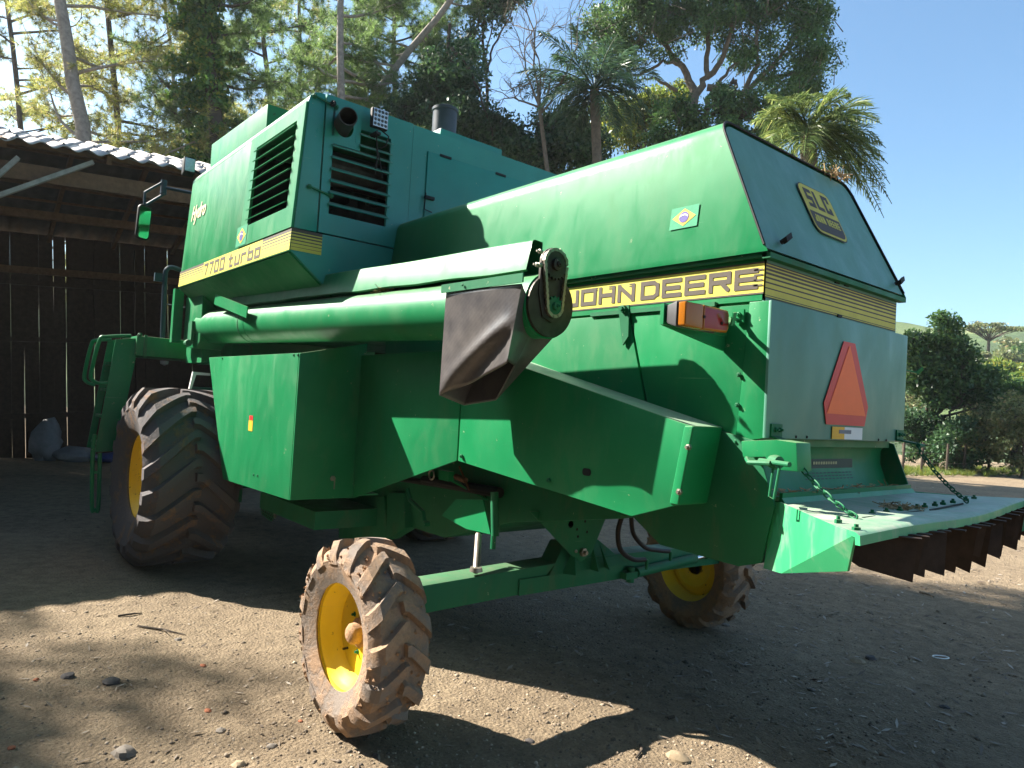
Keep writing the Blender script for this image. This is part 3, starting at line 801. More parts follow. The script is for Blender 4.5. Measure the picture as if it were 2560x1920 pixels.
# palms
def palm(label, u, v, d, ub, vb, fronds, mat, r, seed, dead=0):
    rnd_ = random.Random(seed); crown = D(u, v, d); base, lo, hi, t = axis_line(u, v, ub, vb, d)
    T = empty('palm_tree', base, label, 'tree', 'feather palms')
    m = MB(); m.tube([base.lerp(crown, i / 10) for i in range(11)], [r * (1.2 - .2 * i / 10) * (1 + .05 * (i % 2)) for i in range(11)], 12); m.build('trunk', BARK_L, T, smooth=True)
    Vs, Fs = [], []; o = 0
    for i, (du, dv, dz, L) in enumerate(fronds):
        tip = D(u + du, v + dv, d + dz); ctrl = crown + (tip - crown) * .45 + Vector((0, 0, L))
        pts_ = []
        N = 34
        for q in range(N + 1):
            s = q / N; pts_.append(crown * (1 - s) ** 2 + ctrl * (2 * s * (1 - s)) + tip * s * s)
        m = MB(); m.tube(pts_[::3] + [pts_[-1]], [.022 * (1 - .85 * k / 12) + .003 for k in range(len(pts_[::3]) + 1)], 5)
        fr_ = m.build('frond', PALM if mat is PALM else mat, T, smooth=True)
        Vl = []; 
        for q in range(4, N + 1):
            p = pts_[q]; tg = (pts_[q] - pts_[q - 1]).normalized(); sd_ = tg.cross(Vector((0, 0, 1))); sd_ = sd_.normalized() if sd_.length > .01 else Vector((1, 0, 0))
            ln = .70 * math.sin(math.pi * min(1, (q / N) * .9 + .12)) * rnd_.uniform(.75, 1.1) * (1 if d > 16 else .85)
            for sgn in (-1, 1):
                for rep in range(3):
                    dl = (sd_ * sgn + tg * rnd_.uniform(.4, 1.0) + Vector((0, 0, rnd_.uniform(-.2, .45)))).normalized()
                    e1 = p + dl * ln * .5; e2 = p + dl * ln + Vector((0, 0, -ln * rnd_.uniform(.15, .5)))
                    w = dl.cross(Vector((rnd_.gauss(0, 1), rnd_.gauss(0, 1), rnd_.gauss(0, 1)))).normalized() * (.011 * d / 14)
                    Vl += [p - w * .4, e1 - w, e2, e1 + w]
        n_ = len(Vl) // 4
        np_mesh('leaves', [tuple(x) for x in Vl], np.arange(4 * n_).reshape(n_, 4), mat, fr_)
    return T
rnd = random.Random(9)
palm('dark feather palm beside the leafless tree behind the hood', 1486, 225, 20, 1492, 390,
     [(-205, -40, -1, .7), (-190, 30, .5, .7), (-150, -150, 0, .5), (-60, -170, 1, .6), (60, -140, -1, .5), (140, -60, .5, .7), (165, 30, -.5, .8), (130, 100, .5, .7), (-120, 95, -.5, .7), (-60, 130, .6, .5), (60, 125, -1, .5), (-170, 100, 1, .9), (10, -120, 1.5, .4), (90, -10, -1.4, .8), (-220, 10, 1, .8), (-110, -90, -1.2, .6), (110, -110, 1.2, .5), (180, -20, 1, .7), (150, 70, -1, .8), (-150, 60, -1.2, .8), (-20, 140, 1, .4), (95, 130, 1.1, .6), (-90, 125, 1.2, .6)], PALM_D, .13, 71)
palm('bright feather palm beyond the rear hood corner on the right', 2020, 330, 14, 2030, 640,
     [(-90, -60, -.5, .5), (10, -95, .5, .35), (110, -95, -.4, .4), (185, -20, .5, .5), (200, 80, -.6, .6), (-60, 20, .8, .5), (140, 150, .2, .7), (210, 180, -.2, .8), (-150, -20, .3, .45), (-110, -85, .6, .35), (-45, -90, -.4, .3), (60, -85, 0, .35), (165, -65, .4, .4), (195, 40, -.3, .55), (205, 130, .3, .7), (170, 200, -.4, .75), (110, 235, .3, .7), (60, 170, -.6, .6), (-80, 110, .5, .5), (120, -20, -.8, .5), (-10, 60, -1, .5), (150, 90, .9, .6), (190, 215, .6, .8), (40, 230, .8, .6), (-140, 60, -.4, .5)], PALM, .15, 72)

# =================================================================== right side: fence line, shrubs, far hillside
broad('broadleaf_tree', 'dark bushy tree beyond the tailgate at the yard edge', (2335, 960, 2330, 1120), 27, .17,
      [(2350, 870, 55, 55, 18), (2300, 930, 40, 60, 16), (2405, 940, 70, 45, 20), (2450, 985, 55, 40, 16), (2345, 985, 70, 40, 14), (2520, 1015, 55, 22, 14), (2365, 812, 30, 25, 7), (2395, 885, 40, 20, 7), (2480, 960, 60, 40, 18), (2560, 1000, 50, 40, 16), (2290, 860, 40, 40, 10)], LEAF, 81, 150, .55, .085)
for i, (u, v, ru, rv, n, mt, dd, lb) in enumerate((
    (2300, 1085, 60, 75, 34, LEAF_D, 27, 'dark dense shrub at the yard edge beside the tailgate'),
    (2390, 1110, 60, 65, 30, LEAF_D, 25.5, 'dark leafy shrub behind the right support chain'),
    (2460, 1090, 60, 80, 34, LEAF_B, 26, 'olive feathery shrub right of the dark shrubs'),
    (2540, 1080, 60, 90, 36, LEAF_B, 25, 'pale feathery shrub at the right edge of the photo'),
    (2260, 1000, 40, 60, 18, LEAF_B, 31, 'pale shrub half hidden behind the tailgate edge'),
    (2440, 1010, 50, 50, 18, LEAF_B, 33, 'pale green shrub seen through the dark bushy tree'))):
    broad('shrub', lb, (u, v - 10, u, v + rv), dd, .05, [(u, v, ru, rv, n)], mt, 90 + i, 170, .5, .07, group='shrubs along the fence', limbs=8, cat='shrub')
def tuft_strip():
    c = []
    for k in range(420):
        u = RNG.uniform(2200, 2640); p = P(u, 1178 + RNG.uniform(-6, 14), 'z', 0.0); c.append((p.x, p.y, 0.03))
    c = np.array(c); V, F = needles(c, np.tile([0, 0, 1.6], (len(c), 1)), 26, .22, .008)
    np_mesh('grass', V, F, LEAF_Y, None, label='bright green grass tufts along the fence line', cat='grass', kind='stuff')
tuft_strip()
FE = empty('wire_fence', P(2400, 1186, 'z', 0), 'low wire fence with wooden posts along the shrubs', 'fence')
fpts = [P(u, 1184, 'z', 0) for u in (2180, 2255, 2302, 2365, 2408, 2470, 2530, 2600)]
for p in fpts:
    m = MB(); m.tube([p + V3(0, 0, -.1), p + V3(.03, .02, 1.05)], [.045, .04], 8); m.build('fence_post', BARK_D, FE, smooth=True)
m = MB()
for z in (.35, .7, 1.0): m.tube([p + V3(0, 0, z) for p in fpts], .006, 4)
m.build('fence_wire', STEEL, FE)
# trees on the far slope
def far_tree(name, label, u, v, d, h, w, mat, seed, n=30, per=70):
    rnd_ = random.Random(seed); top = D(u, v, d); base = top - Vector((0, 0, h)); T = empty(name, base, label, 'tree', 'trees on the far slope')
    m = MB(); m.tube([base, top - Vector((0, 0, h * .3))], [.22, .12], 6); m.build('trunk', BARK, T)
    cs_ = []
    for _ in range(n):
        a = rnd_.uniform(0, 6.283); q = rnd_.random() ** .5; zz = rnd_.random(); cs_.append(top + Vector((math.cos(a) * q * w * (1.1 - zz * .5), math.sin(a) * q * w * (1.1 - zz * .5), -h * .75 * (1 - zz))))
    clumps(cs_, per, w * .42, .16 + d * .0011, mat, T, aspect=.6); return T
ft = [(2250, 880, 70, 6, 2.6, LEAF_B, 'pale round tree on the slope next to the tailgate'), (2520, 905, 62, 5, 2.3, LEAF_Y, 'bright round tree below the umbrella-shaped tree'), (2440, 900, 75, 7, 2.8, LEAF_B, 'pale tree left of the umbrella-shaped tree trunk'),
      (2555, 880, 80, 7, 2.8, LEAF_B, 'pale tree at the right photo edge on the slope'), (2490, 885, 84, 6, 2.4, LEAF_B, 'small pale tree right of the umbrella-shaped tree trunk'), (2545, 850, 110, 8, 3.2, LEAF_B, 'hazy tree on the skyline at the right edge'), (2575, 930, 58, 4, 2, LEAF_Y, 'low bright bush at the meadow rim on the right'),
      (2285, 858, 95, 7, 2.8, LEAF, 'green tree on the skyline next to the tailgate corner'), (2410, 868, 100, 7, 3.0, LEAF, 'green tree on the skyline left of the umbrella-shaped tree'), (2530, 872, 95, 7, 3.0, LEAF, 'green tree on the slope right of the umbrella-shaped tree'), (2330, 880, 85, 6, 2.8, LEAF_B, 'pale tree on the slope behind the dark bushy tree')]
for i, (u, v, d, h_, w, mt, lb) in enumerate(ft): far_tree('slope_tree', lb, u, v, d, h_, w, mt, 120 + i)
top = D(2473, 822, 90); base = top - Vector((0, 0, 7.5)); rnd = random.Random(77)
T = empty('umbrella_pine', base, 'flat-topped umbrella-shaped tree on the distant skyline', 'tree')
m = MB(); m.tube([base, top - Vector((0, 0, .6))], [.25, .16], 8); cs = []
for k in range(22):
    a = 6.283 * k / 22; L = rnd.uniform(2.0, 3.4); e = top + Vector((math.cos(a) * L, math.sin(a) * L, rnd.uniform(-.3, .35)))
    m.tube([top - Vector((0, 0, 1.3 + .4 * rnd.random())), top + (e - top) * .5 - Vector((0, 0, .6)), e], [.06, .05, .03], 4); cs += [e, top + (e - top) * .7 + Vector((0, 0, .1))]
m.build('trunk', BARK_D, T); clumps(cs, 60, .75, .16, LEAF_B, T, squash=.35)
# tall trees left of the frame: their shade dapples the yard
def shade_tree(label, base, cz, rad, n, per, seed):
    rnd_ = random.Random(seed); T = empty('tall_tree', base, label, 'tree', 'tall trees left of the shed'); b_ = Vector(base)
    top_ = Vector((b_.x + .4, b_.y, cz))
    m = MB(); m.tube([b_ + Vector((0, 0, -.3)), b_.lerp(top_, .5) + Vector((.15, 0, 0)), top_ + Vector((0, 0, rad[2] * .5))], [.26, .2, .07], 10); m.build('trunk', BARK, T, smooth=True)
    cs_ = [top_ + Vector((rnd_.gauss(0, .45) * rad[0], rnd_.gauss(0, .45) * rad[1], rnd_.gauss(0, .45) * rad[2])) for _ in range(n)]
    m = MB()
    for c in cs_: m.tube([b_.lerp(top_, .8), top_.lerp(c, .5) + Vector((0, 0, .2)), c], [.04, .025, .008], 4, cap=False)
    m.build('branches', BARK, T); clumps(cs_, per, .6, .09, LEAF, T)
shade_tree('tall tree left of the frame shading the right of the yard', (-17.4, -2.3, 0), 14.2, (2.6, .9, .7), 70, 130, 901)
shade_tree('tall tree farther left dappling the near corner of the yard', (-18.6, -8.2, 0), 13.4, (1.7, 1.6, 1.1), 17, 95, 902)
# unseen trees added behind the camera to block sky light
YT = [(-11.5, -9.5, 9, 'nearest the shed end'), (-8.2, -8.4, 11, 'second from the shed end'), (-4.6, -7.6, 12, 'third from the shed end'), (-1.0, -7.2, 12, 'straight behind the camera'), (2.6, -7.0, 12, 'first right of the camera'), (6.0, -5.8, 11, 'second right of the camera'), (8.6, -2.6, 10, 'last in the row')]
for i, (x_, y_, h_, w_) in enumerate(YT):
    rnd_ = random.Random(500 + i); T = empty('sky_block_tree', (x_, y_, 0), 'added unseen leafy tree blocking sky light behind the camera, ' + w_, 'tree', 'added trees blocking sky light')
    m = MB(); m.tube([V3(x_, y_, -.2), V3(x_ + .2, y_, h_ * .45), V3(x_, y_ + .2, h_ * .8)], [.28, .2, .08], 8); m.build('trunk', BARK_D, T, smooth=True)
    cs_ = []
    for _ in range(110):
        a = rnd_.uniform(0, 6.283); q = rnd_.random() ** .5 * 2.3; zz = rnd_.random(); cs_.append(V3(x_ + math.cos(a) * q, y_ + math.sin(a) * q, h_ * (.04 + .94 * zz)))
    clumps(cs_, 60, .95, .24, LEAF_D, T, aspect=.7)

# =================================================================== the combine harvester
YC = 3.02            # centre line of the machine
YS, YO, YA = 2.42, 2.22, 1.79
XT, XB, XR = -4.33, -4.27, -1.43
k1 = lambda a, b: (a / 2.5721, 200 + b / 2.5721)
k2 = lambda a, b: (400 + a / 2.5721, 200 + b / 2.5721)
k3 = lambda a, b: (900 + a / 2.5721, 200 + b / 2.5721)
k4 = lambda a, b: (1700 + a / 2.5721, 200 + b / 2.5721)
k5 = lambda a, b: (100 + a / 2.5721, 700 + b / 2.5721)
k6 = lambda a, b: (900 + a / 2.5721, 600 + b / 2.5721)
k7 = lambda a, b: (1500 + a / 2.5721, 700 + b / 2.5721)
k8 = lambda a, b: (700 + a / 2.5721, 1150 + b / 2.5721)
kr = lambda a, b: (1500 + a / 2.0868, 1000 + b / 2.0868)
kt = lambda a, b: (1880 + a / 3.2529, 1040 + b / 3.2529)
kf = lambda a, b: (200 + a / 2.675, 820 + b / 2.675)
ka = lambda a, b: (1040 + a / 2.5721, 1280 + b / 2.5721)
ROOT = empty('combine_harvester', (-4.0, YC, 0), 'large green combine harvester with yellow wheel rims standing on the dirt yard', 'combine harvester')
NT = V3(0, -1, 0.055)
def SP(u, v): return PN(u, v, (0, 1.70, 2.40), NT)
def ysd(z): return 1.70 + 0.055 * (z - 2.40)
def TR(yz, x=XT): return V3(x, yz[0], yz[1])

# ---- grain tank and engine housing -----------------------------------------------------------
xF = -6.90
xs = (SP(*k2(610, 375)).x + SP(*k2(505, 1075)).x) / 2
def side_sheet(x0, x1, z0, z1, out=0.0, th=0.02, skew=0.0):
    return [V3(x0, ysd(z0) - out, z0), V3(x1, ysd(z0) - out, z0), V3(x1 + skew, ysd(z1) - out, z1), V3(x0 + skew, ysd(z1) - out, z1)], V3(0, th, 0)
ZT = 3.37
tank = MB()
pts, vec = side_sheet(xF, xs - 0.006, 2.54, ZT)
tank.prism(pts, vec)
tank_o = tank.build('tank_side_panel', GREEN, ROOT, bev=0.006)
m = MB()                                        # rounded shoulder and roof
prof = [(ysd(ZT), ZT)] + [(1.845 - 0.092 * math.cos(a), 3.37 + 0.08 * math.sin(a)) for a in (0.3, 0.6, 0.9, 1.2, 1.57)]
prof += [(2 * YC - y, z) for y, z in reversed(prof)]
m.prism([V3(xF, y, z) for y, z in prof], (xs - 0.006 - xF, 0, 0))
m.build('tank_roof', GREEN, ROOT, smooth=True)
m = MB(); m.prism([V3(xs + 0.002, y, z) for y, z in prof], (XT - .03 - xs - 0.002, 0, 0))
m.build('engine_roof', GREEN, ROOT, smooth=True)
# radiator door with louvres on the side
ox0 = (SP(*k2(645, 430)).x + SP(*k2(558, 945)).x) / 2; ox1 = (SP(*k2(908, 255)).x + SP(*k2(810, 830)).x) / 2
oz0 = (SP(*k2(558, 945)).z + SP(*k2(810, 830)).z) / 2; oz1 = (SP(*k2(645, 430)).z + SP(*k2(908, 255)).z) / 2
m = MB()
for a, b, c, d in ((xs + .004, ox0, 2.545, ZT - .004), (ox1, XT, 2.545, ZT - .004), (ox0, ox1, 2.545, oz0), (ox0, ox1, oz1, ZT - .004)):
    pts, vec = side_sheet(a, b, c, d, 0.012, 0.02); m.prism(pts, vec)
door = m.build('radiator_door', GREEN, ROOT)
NS = 8
for i in range(NS):
    z = oz0 + (oz1 - oz0) * (i + 0.62) / NS; h = (oz1 - oz0) / NS
    b = MB(); y = ysd(z)
    b.prism([V3(ox0 + .001, y + .020, z + .022), V3(ox0 + .001, y - .030, z - .012), V3(ox0 + .001, y - .032, z - .006), V3(ox0 + .001, y + .018, z + .028)], (ox1 - ox0 - .002, 0, 0))
    b.build('louvre_slat', GREEN, door)
# rear wall of the housing (x = XT)
ys1 = (P(*k2(1060, 190), 'x', XT).y + P(*k2(1015, 970), 'x', XT).y) / 2
ys2 = (P(*k2(1625, 290), 'x', XT).y + P(*k2(1600, 860), 'x', XT).y) / 2
zb = 2.545
m = MB()
m.prism([V3(XT, ysd(zb), zb), V3(XT, ys1 - .004, zb), V3(XT, ys1 - .004, 3.452), *[V3(XT, 1.845 - .092 * math.cos(a), 3.37 + .082 * math.sin(a)) for a in (1.57, 1.3, 1.05, .8, .55, .3, .0)]], (-.022, 0, 0))
m.build('corner_panel', GREEN_SKY_TINT, ROOT, bev=0.004)
by0 = (P(*k2(1108, 420), 'x', XT).y + P(*k2(1083, 860), 'x', XT).y) / 2
by1 = (P(*k2(1475, 505), 'x', XT).y + P(*k2(1447, 945), 'x', XT).y) / 2
bz0 = (P(*k2(1083, 860), 'x', XT).z + P(*k2(1447, 945), 'x', XT).z) / 2
bz1 = (P(*k2(1108, 420), 'x', XT).z + P(*k2(1475, 505), 'x', XT).z) / 2
sy0 = P(*k2(1290, 350), 'x', XT).y; sz1 = (P(*k2(1297, 322), 'x', XT).z + P(*k2(1478, 378), 'x', XT).z) / 2
eh = P(*k2(1185, 300), 'x', XT)                     # exhaust hole
m = MB()
hx = 0.006
def rp(mb, y0, y1, z0, z1, x=XT + hx, th=-.024): mb.prism([V3(x, y0, z0), V3(x, y1, z0), V3(x, y1, z1), V3(x, y0, z1)], (th, 0, 0))
rp(m, ys1 + .004, by0, zb + .004, 3.455); rp(m, by1, ys2 - .003, zb + .004, 3.455)
rp(m, by0, by1, zb + .004, bz0); rp(m, by0, sy0, bz1, eh.z - .085); rp(m, by0, by1, max(sz1, eh.z + .085), 3.455); rp(m, sy0, by1, sz1, max(sz1, eh.z + .085) - .0005)
rp(m, by0, eh.y - .085, eh.z - .084, eh.z + .084); rp(m, eh.y + .085, sy0 - .001, eh.z - .084, eh.z + .084)
rdoor = m.build('louvred_rear_door', GREEN_SKY_TINT, ROOT)
m = MB()                                         # collar closing the square opening round the exhaust
ring = []
for kq in range(24):
    a = 2 * math.pi * kq / 24; ca, sa = math.cos(a), math.sin(a); s_ = 0.0848 / max(abs(ca), abs(sa))
    ring.append(((ca * s_, sa * s_), (ca * .066, sa * .072)))
vs = [V3(XT + hx - .002, eh.y + p[0], eh.z + p[1]) for o_, i_ in ring for p in (o_, i_)]
m.add(vs, [(2 * q, 2 * ((q + 1) % 24), 2 * ((q + 1) % 24) + 1, 2 * q + 1) for q in range(24)])
m.build('exhaust_collar', GREEN_SKY_TINT, rdoor)
NR = 6
for i in range(NR):
    z = bz0 + (bz1 - bz0) * (i + 0.75) / NR
    b = MB()
    y1_ = by1 + .012
    b.prism([V3(XT - .022, by0 - .01, z + .022), V3(XT + .034, by0 - .01, z - .010), V3(XT + .036, by0 - .01, z - .004), V3(XT - .020, by0 - .01, z + .028)], (0, y1_ - by0 + .01, 0))
    b.build('louvre_slat', GREEN_SKY_TINT, rdoor)
for i in range(2):
    z = bz1 + (sz1 - bz1) * (i + 0.85) / 2 - .03
    b = MB()
    b.prism([V3(XT - .022, sy0 - .01, z + .022), V3(XT + .034, sy0 - .01, z - .010), V3(XT + .036, sy0 - .01, z - .004), V3(XT - .020, sy0 - .01, z + .028)], (0, by1 - sy0 + .02, 0))
    b.build('louvre_slat', GREEN_SKY_TINT, rdoor)
m = MB(); m.prism([V3(XT, ys2 + .003, zb), V3(XT, 4.30, zb), V3(XT, 4.285, 3.37), V3(XT, 4.22, 3.452), V3(XT, ys2 + .003, 3.452)], (-.022, 0, 0))
m.build('rear_panel', GREEN_SKY_TINT, ROOT)
a0, a1 = P(*k3(435, 460), 'x', XT), P(*k3(410, 815), 'x', XT); a2 = P(*k3(950, 625), 'x', XT)
m = MB(); dy0 = (a0.y + a1.y) / 2; dz0, dz1 = 2.60, (a0.z + a2.z) / 2
rp(m, dy0, 4.0, dz0, dz1, XT + .012, -.010)
acc = m.build('access_door', GREEN_SKY_TINT, ROOT, bev=.003)
m = MB()
for yy in (dy0 + .10, dy0 + .62):
    m.box((XT + .012, yy, dz1 - .012), (XT + .018, yy + .10, dz1 + .006))
m.each('door_hinge', BLACK, acc)
m = MB(); hp = P(*k3(430, 762), 'x', XT)
m.box((XT + .012, hp.y - .03, hp.z - .01), (XT + .035, hp.y + .045, hp.z + .012)); m.tube([V3(XT + .03, hp.y - .03, hp.z + .03), V3(XT + .03, hp.y - .035, hp.z - .09), V3(XT + .03, hp.y + .03, hp.z - .10)], .005, 6)
m.build('door_latch', BLACK, acc)
# lower apron and sloping hopper floor
m = MB()
m.prism([V3(XT + .002, ysd(zb), zb - .006), V3(XT + .002, 1.70, 2.40), V3(XT + .002, 1.936, 2.215), V3(XT + .002, 2.2, 2.02), V3(XT + .002, 3.84, 2.02), V3(XT + .002, 4.34, 2.40), V3(XT + .002, 4.33, zb - .006)], (-.03, 0, 0))
m.build('rear_apron', GREEN_SKY_TINT, ROOT)
m = MB()
m.prism([V3(XT - .03, 1.702, 2.385), V3(XT - .03, 2.2, 1.995), V3(XT - .03, 2.2, 2.02), V3(XT - .03, 1.72, 2.40)], (xF - XT + .03, 0, 0))
m.build('hopper_floor', GREEN, ROOT)
m = MB(); m.box((xF, 2.2, 1.99), (XT - .04, 3.84, 2.02)); m.prism([V3(XT - .03, 4.338, 2.385), V3(XT - .03, 3.84, 1.995), V3(XT - .03, 3.84, 2.02), V3(XT - .03, 4.32, 2.40)], (xF - XT + .03, 0, 0))
m.build('hopper_bottom', GREEN, ROOT)
m = MB(); pts, vec = side_sheet(xF, XT, 2.395, 2.54, 0.004, 0.03); m.prism(pts, vec)
skirt = m.build('tank_skirt', GREEN, ROOT)
m = MB(); m.box((xF - .02, 1.78, 2.40), (xF, 4.26, 3.40)); m.box((xF, 4.27, 2.40), (XT - .03, 4.29, 3.37))
m.build('front_wall', GREEN, ROOT)
m = MB(); m.box((-5.62, 1.80, 2.42), (-5.60, 4.25, 3.36)); m.box((-5.6, 1.78, 2.42), (XT - .05, 4.25, 2.44))
m.build('firewall', DARK, ROOT)
# engine bay contents seen through the louvres
m = MB()
m.box((-5.3, 2.35, 2.45), (-4.75, 3.6, 2.95)); m.lathe([(.12, 0), (.12, .8)], V3(-4.62, 2.0, 3.08), Y, 16)
m.box((-5.2, 2.5, 2.96), (-4.85, 3.4, 3.12))
for q in range(6): m.lathe([(.045, 0), (.045, .12)], V3(-4.72, 2.45 + q * .17, 2.92), Z, 10)
m.build('engine_block', PIPE, ROOT)
m = MB(); m.tube([V3(-4.6, 2.0, 3.02), V3(-4.6, 2.35, 3.04), V3(-4.55, 2.7, 2.98)], .07, 12)
m.build('intake_duct', GREYPL, ROOT, smooth=True)
# skirt decal : stripes and model name
def tank_decal():
    mb = MB(); L = XT - xF
    ey = (V3(0, .055, 1)).normalized(); o = V3(xF, ysd(2.40) - .004, 2.40)
    rows = [(.020, 0), (.003, 1), (.018, 0), (.005, 1), (.015, 0), (.007, 1), (.013, 0), (.009, 1), (.010, 0), (.011, 1), (.006, 0), (.021, 1)]
    t0 = SP(*k2(288, 1210)).x - xF - .02; t1 = SP(*k2(652, 1100)).x - xF + .02
    tot = sum(r[0] for r in rows)
    stripes(mb, o, X, ey, t0, rows, .002)
    stripes(mb, V3(xF + t1, o.y, o.z), X, ey, L - t1, rows, .002)
    decal_rects(mb, [(t0, t1, 0, .012), (t0, t1, tot - .012, tot)], o, X, ey, .002, 0)
    # letters dark on yellow ground
    W, H = t1 - t0, tot - .024
    decal_rects(mb, [(t0, t1, .012, tot - .012)], o, X, ey, .0015, 0)
    decal_rects(mb, text_rects('7700 turbo', W * .96, H * .92, .018, .30, .35), o + X * (t0 + W * .02) + ey * (.012 + H * .04), X, ey, .0035, 1)
    # band goes round the corner onto the rear
    oy = V3(XT + .004, 1.70, 2.40); wr = P(*k2(1038, 1060), 'x', XT).y - 1.70
    stripes(mb, oy, Y, Z, wr, rows, .003)
    return mb.build('stripe_decal', [DECAL_Y, DECAL_B], skirt)
tank_decal()
# "Hydro" script on the tank
fc = bpy.data.curves.new('hydro', 'FONT'); fc.body = 'Hydro'; fc.size = .185; fc.shear = .32; fc.offset = .0042; fc.extrude = .0004; fc.resolution_u = 3
fo = bpy.data.objects.new('hydro_tmp', fc); COL.objects.link(fo)
dg = bpy.context.evaluated_depsgraph_get()
hm = bpy.data.meshes.new_from_object(fo.evaluated_get(dg)); bpy.data.objects.remove(fo)
ho = bpy.data.objects.new('script_lettering', hm); hm.materials.clear(); hm.materials.append(CREAM)
hp = SP(*k2(200, 925)); hm.transform(Matrix(((1, 0, 0, hp.x), (0, .055, -1, hp.y - .004), (0, 1, .055, hp.z + .02), (0, 0, 0, 1))) @ Matrix.Diagonal((.86, 1, 1, 1)))
put(ho, tank_o)
def flag(name, o, ex, ey, W, H, parent, off=.002):
    mb = MB(); o, ex, ey = Vector(o), ex.normalized(), ey.normalized(); n = ex.cross(ey).normalized()
    q = lambda a, b, k: o + ex * (a * W) + ey * (b * H) + n * (off + k * .0012)
    mb.poly([q(0, 0, 0), q(1, 0, 0), q(1, 1, 0), q(0, 1, 0)], 0)
    mb.poly([q(.08, .5, 1), q(.5, .1, 1), q(.92, .5, 1), q(.5, .9, 1)], 1)
    mb.poly([q(.5 + .175 * math.cos(t) , .5 + .25 * math.sin(t), 2) for t in [k * math.pi / 12 for k in range(24)]], 2)
    arc = [(.5 + .165 * math.cos(t), .42 + .16 * math.sin(t)) for t in [math.pi * (.12 + .76 * k / 8) for k in range(9)]]
    for k in range(8):
        (a, b), (c, d) = arc[k], arc[k + 1]
        mb.poly([q(a, b, 3), q(c, d, 3), q(c, d + .06, 3), q(a, b + .06, 3)], 3)
    return mb.build(name, [FLAG_G, FLAG_Y, FLAG_B, WHITE], parent)
fp = SP(*k2(497, 1075))
flag('flag_sticker', V3(fp.x, ysd(2.56) - .013, 2.552), X, V3(0, .055, 1), .22, .15, door, .002)
# latches over the seams, seam strips
m = MB()
for (ux, uy) in ((1060, 150), (1025, 725)):
    c = P(*k2(ux, uy), 'x', XT)
    m.bar(c + V3(.016, -.075, .02), c + V3(.016, .075, -.005), .010, .014, X)
    m.bolt(c + V3(.008, -.075, .02), X, .017, .01); m.bolt(c + V3(.008, .075, -.005), X, .017, .012)
m.build('door_strap', GREEN_LOW, rdoor)
m = MB(); c = P(*k2(1100, 160), 'x', XT); m.bolt(c + V3(.02, 0, 0), X, .02, .02); m.build('door_knob', BLACK, rdoor)
# exhaust stub
ex1 = eh + V3(.17, -.055, .005)
m = MB()
d_ = (ex1 - (eh + V3(-.25, .05, 0))).normalized(); e0 = eh + V3(-.25, .05, 0); L = (ex1 - e0).length
m.lathe([(.060, 0), (.060, L), (.054, L), (.054, .02), (.001, .02)], e0, d_, 28)
m.build('exhaust_pipe', PIPE, ROOT, smooth=True)
# LED work lamp
lp = P(*k2(1415, 250), 'x', XT + .10)
m = MB(); m.box((lp.x - .03, lp.y - .062, lp.z - .068), (lp.x + .008, lp.y + .062, lp.z + .068))
lamp = m.build('work_lamp', BLACK, ROOT, bev=.014, seg=3)
m = MB(); m.box((lp.x + .009, lp.y - .054, lp.z - .06), (lp.x + .012, lp.y + .054, lp.z + .06))
lz = m.build('lamp_lens', LED, lamp)
m = MB()
for i in range(4):
    for j in range(4): m.lathe([(.011, 0), (.008, .003), (.004, .0035), (.0005, .001)], V3(lp.x + .0125, lp.y - .039 + i * .026, lp.z - .043 + j * .029), X, 8)
m.build('led_cup', GREYPL, lamp)
m = MB(); m.box((lp.x - .09, lp.y - .02, lp.z - .10), (lp.x - .01, lp.y + .02, lp.z - .085)); m.box((XT + .008, lp.y - .015, lp.z - .12), (lp.x - .08, lp.y + .015, lp.z - .08))
m.build('lamp_bracket', BLACK, lamp)
m = MB(); m.tube([lp + V3(-.03, .03, -.06), lp + V3(-.02, .085, -.09), lp + V3(-.03, .07, -.16), lp + V3(-.05, .02, -.19), lp + V3(-.07, .06, -.27), lp + V3(-.08, .09, -.36)], .005, 6)
m.tube([lp + V3(-.03, -.0, -.07), lp + V3(-.03, -.0, -.13), lp + V3(-.06, .03, -.24), lp + V3(-.08, .03, -.35)], .005, 6)
m.build('lamp_wire', HOSE, lamp)
# box on the tank roof, drum air intake, raised coaming
b0 = P(*k1(1722, 152), 'y', 1.98); b1 = P(*k1(1362, 415), 'y', 1.98); b2 = P(*k1(1880, 188), 'x', b0.x)
m = MB(); zt_ = (b0.z + b1.z) / 2
m.prism([V3(b1.x, 1.98, 3.45), V3(b0.x, 1.98, 3.45), V3(b0.x, 1.98, b0.z), V3(b1.x, 1.98, b1.z)], (0, 1.9, 0))
rb = m.build('tank_extension', GREEN, ROOT, bev=.006)
m = MB()
for zz in (.07, .19): m.bolt(V3(b0.x, 2.04, b0.z - zz), X, .012, .008)
m.each('bolt', GREEN_LOW, rb)
dc = P(*k3(549, 185), 'x', -4.75); dcz = dc.z; m = MB()
m.lathe([(.001, -.28), (.098, -.28), (.098, -.02), (.106, -.018), (.106, .004), (.09, .012), (.001, .018)], V3(-4.75, dc.y, dcz - .01), Z, 32)
dr = m.build('air_intake_drum', DRUM, ROOT, smooth=True, ang=50)
m = MB(); m.tube([V3(-4.75, dc.y + .02, dcz), V3(-4.73, dc.y + .06, dcz + .06)], .004, 6); m.build('intake_wire', BLACK, dr)
q0 = P(*k3(520, 306), 'x', -4.40); q1 = P(*k3(914, 450), 'x', -4.40)
m = MB(); m.box((-4.78, q0.y, 3.45), (-4.40, q1.y, (q0.z + q1.z) / 2)); m.build('roof_coaming', GREEN_SKY_TINT, ROOT, bev=.005)
m = MB(); cpts = [SP(*k2(560, 385)), SP(*k2(610, 330)), SP(*k2(690, 308))]
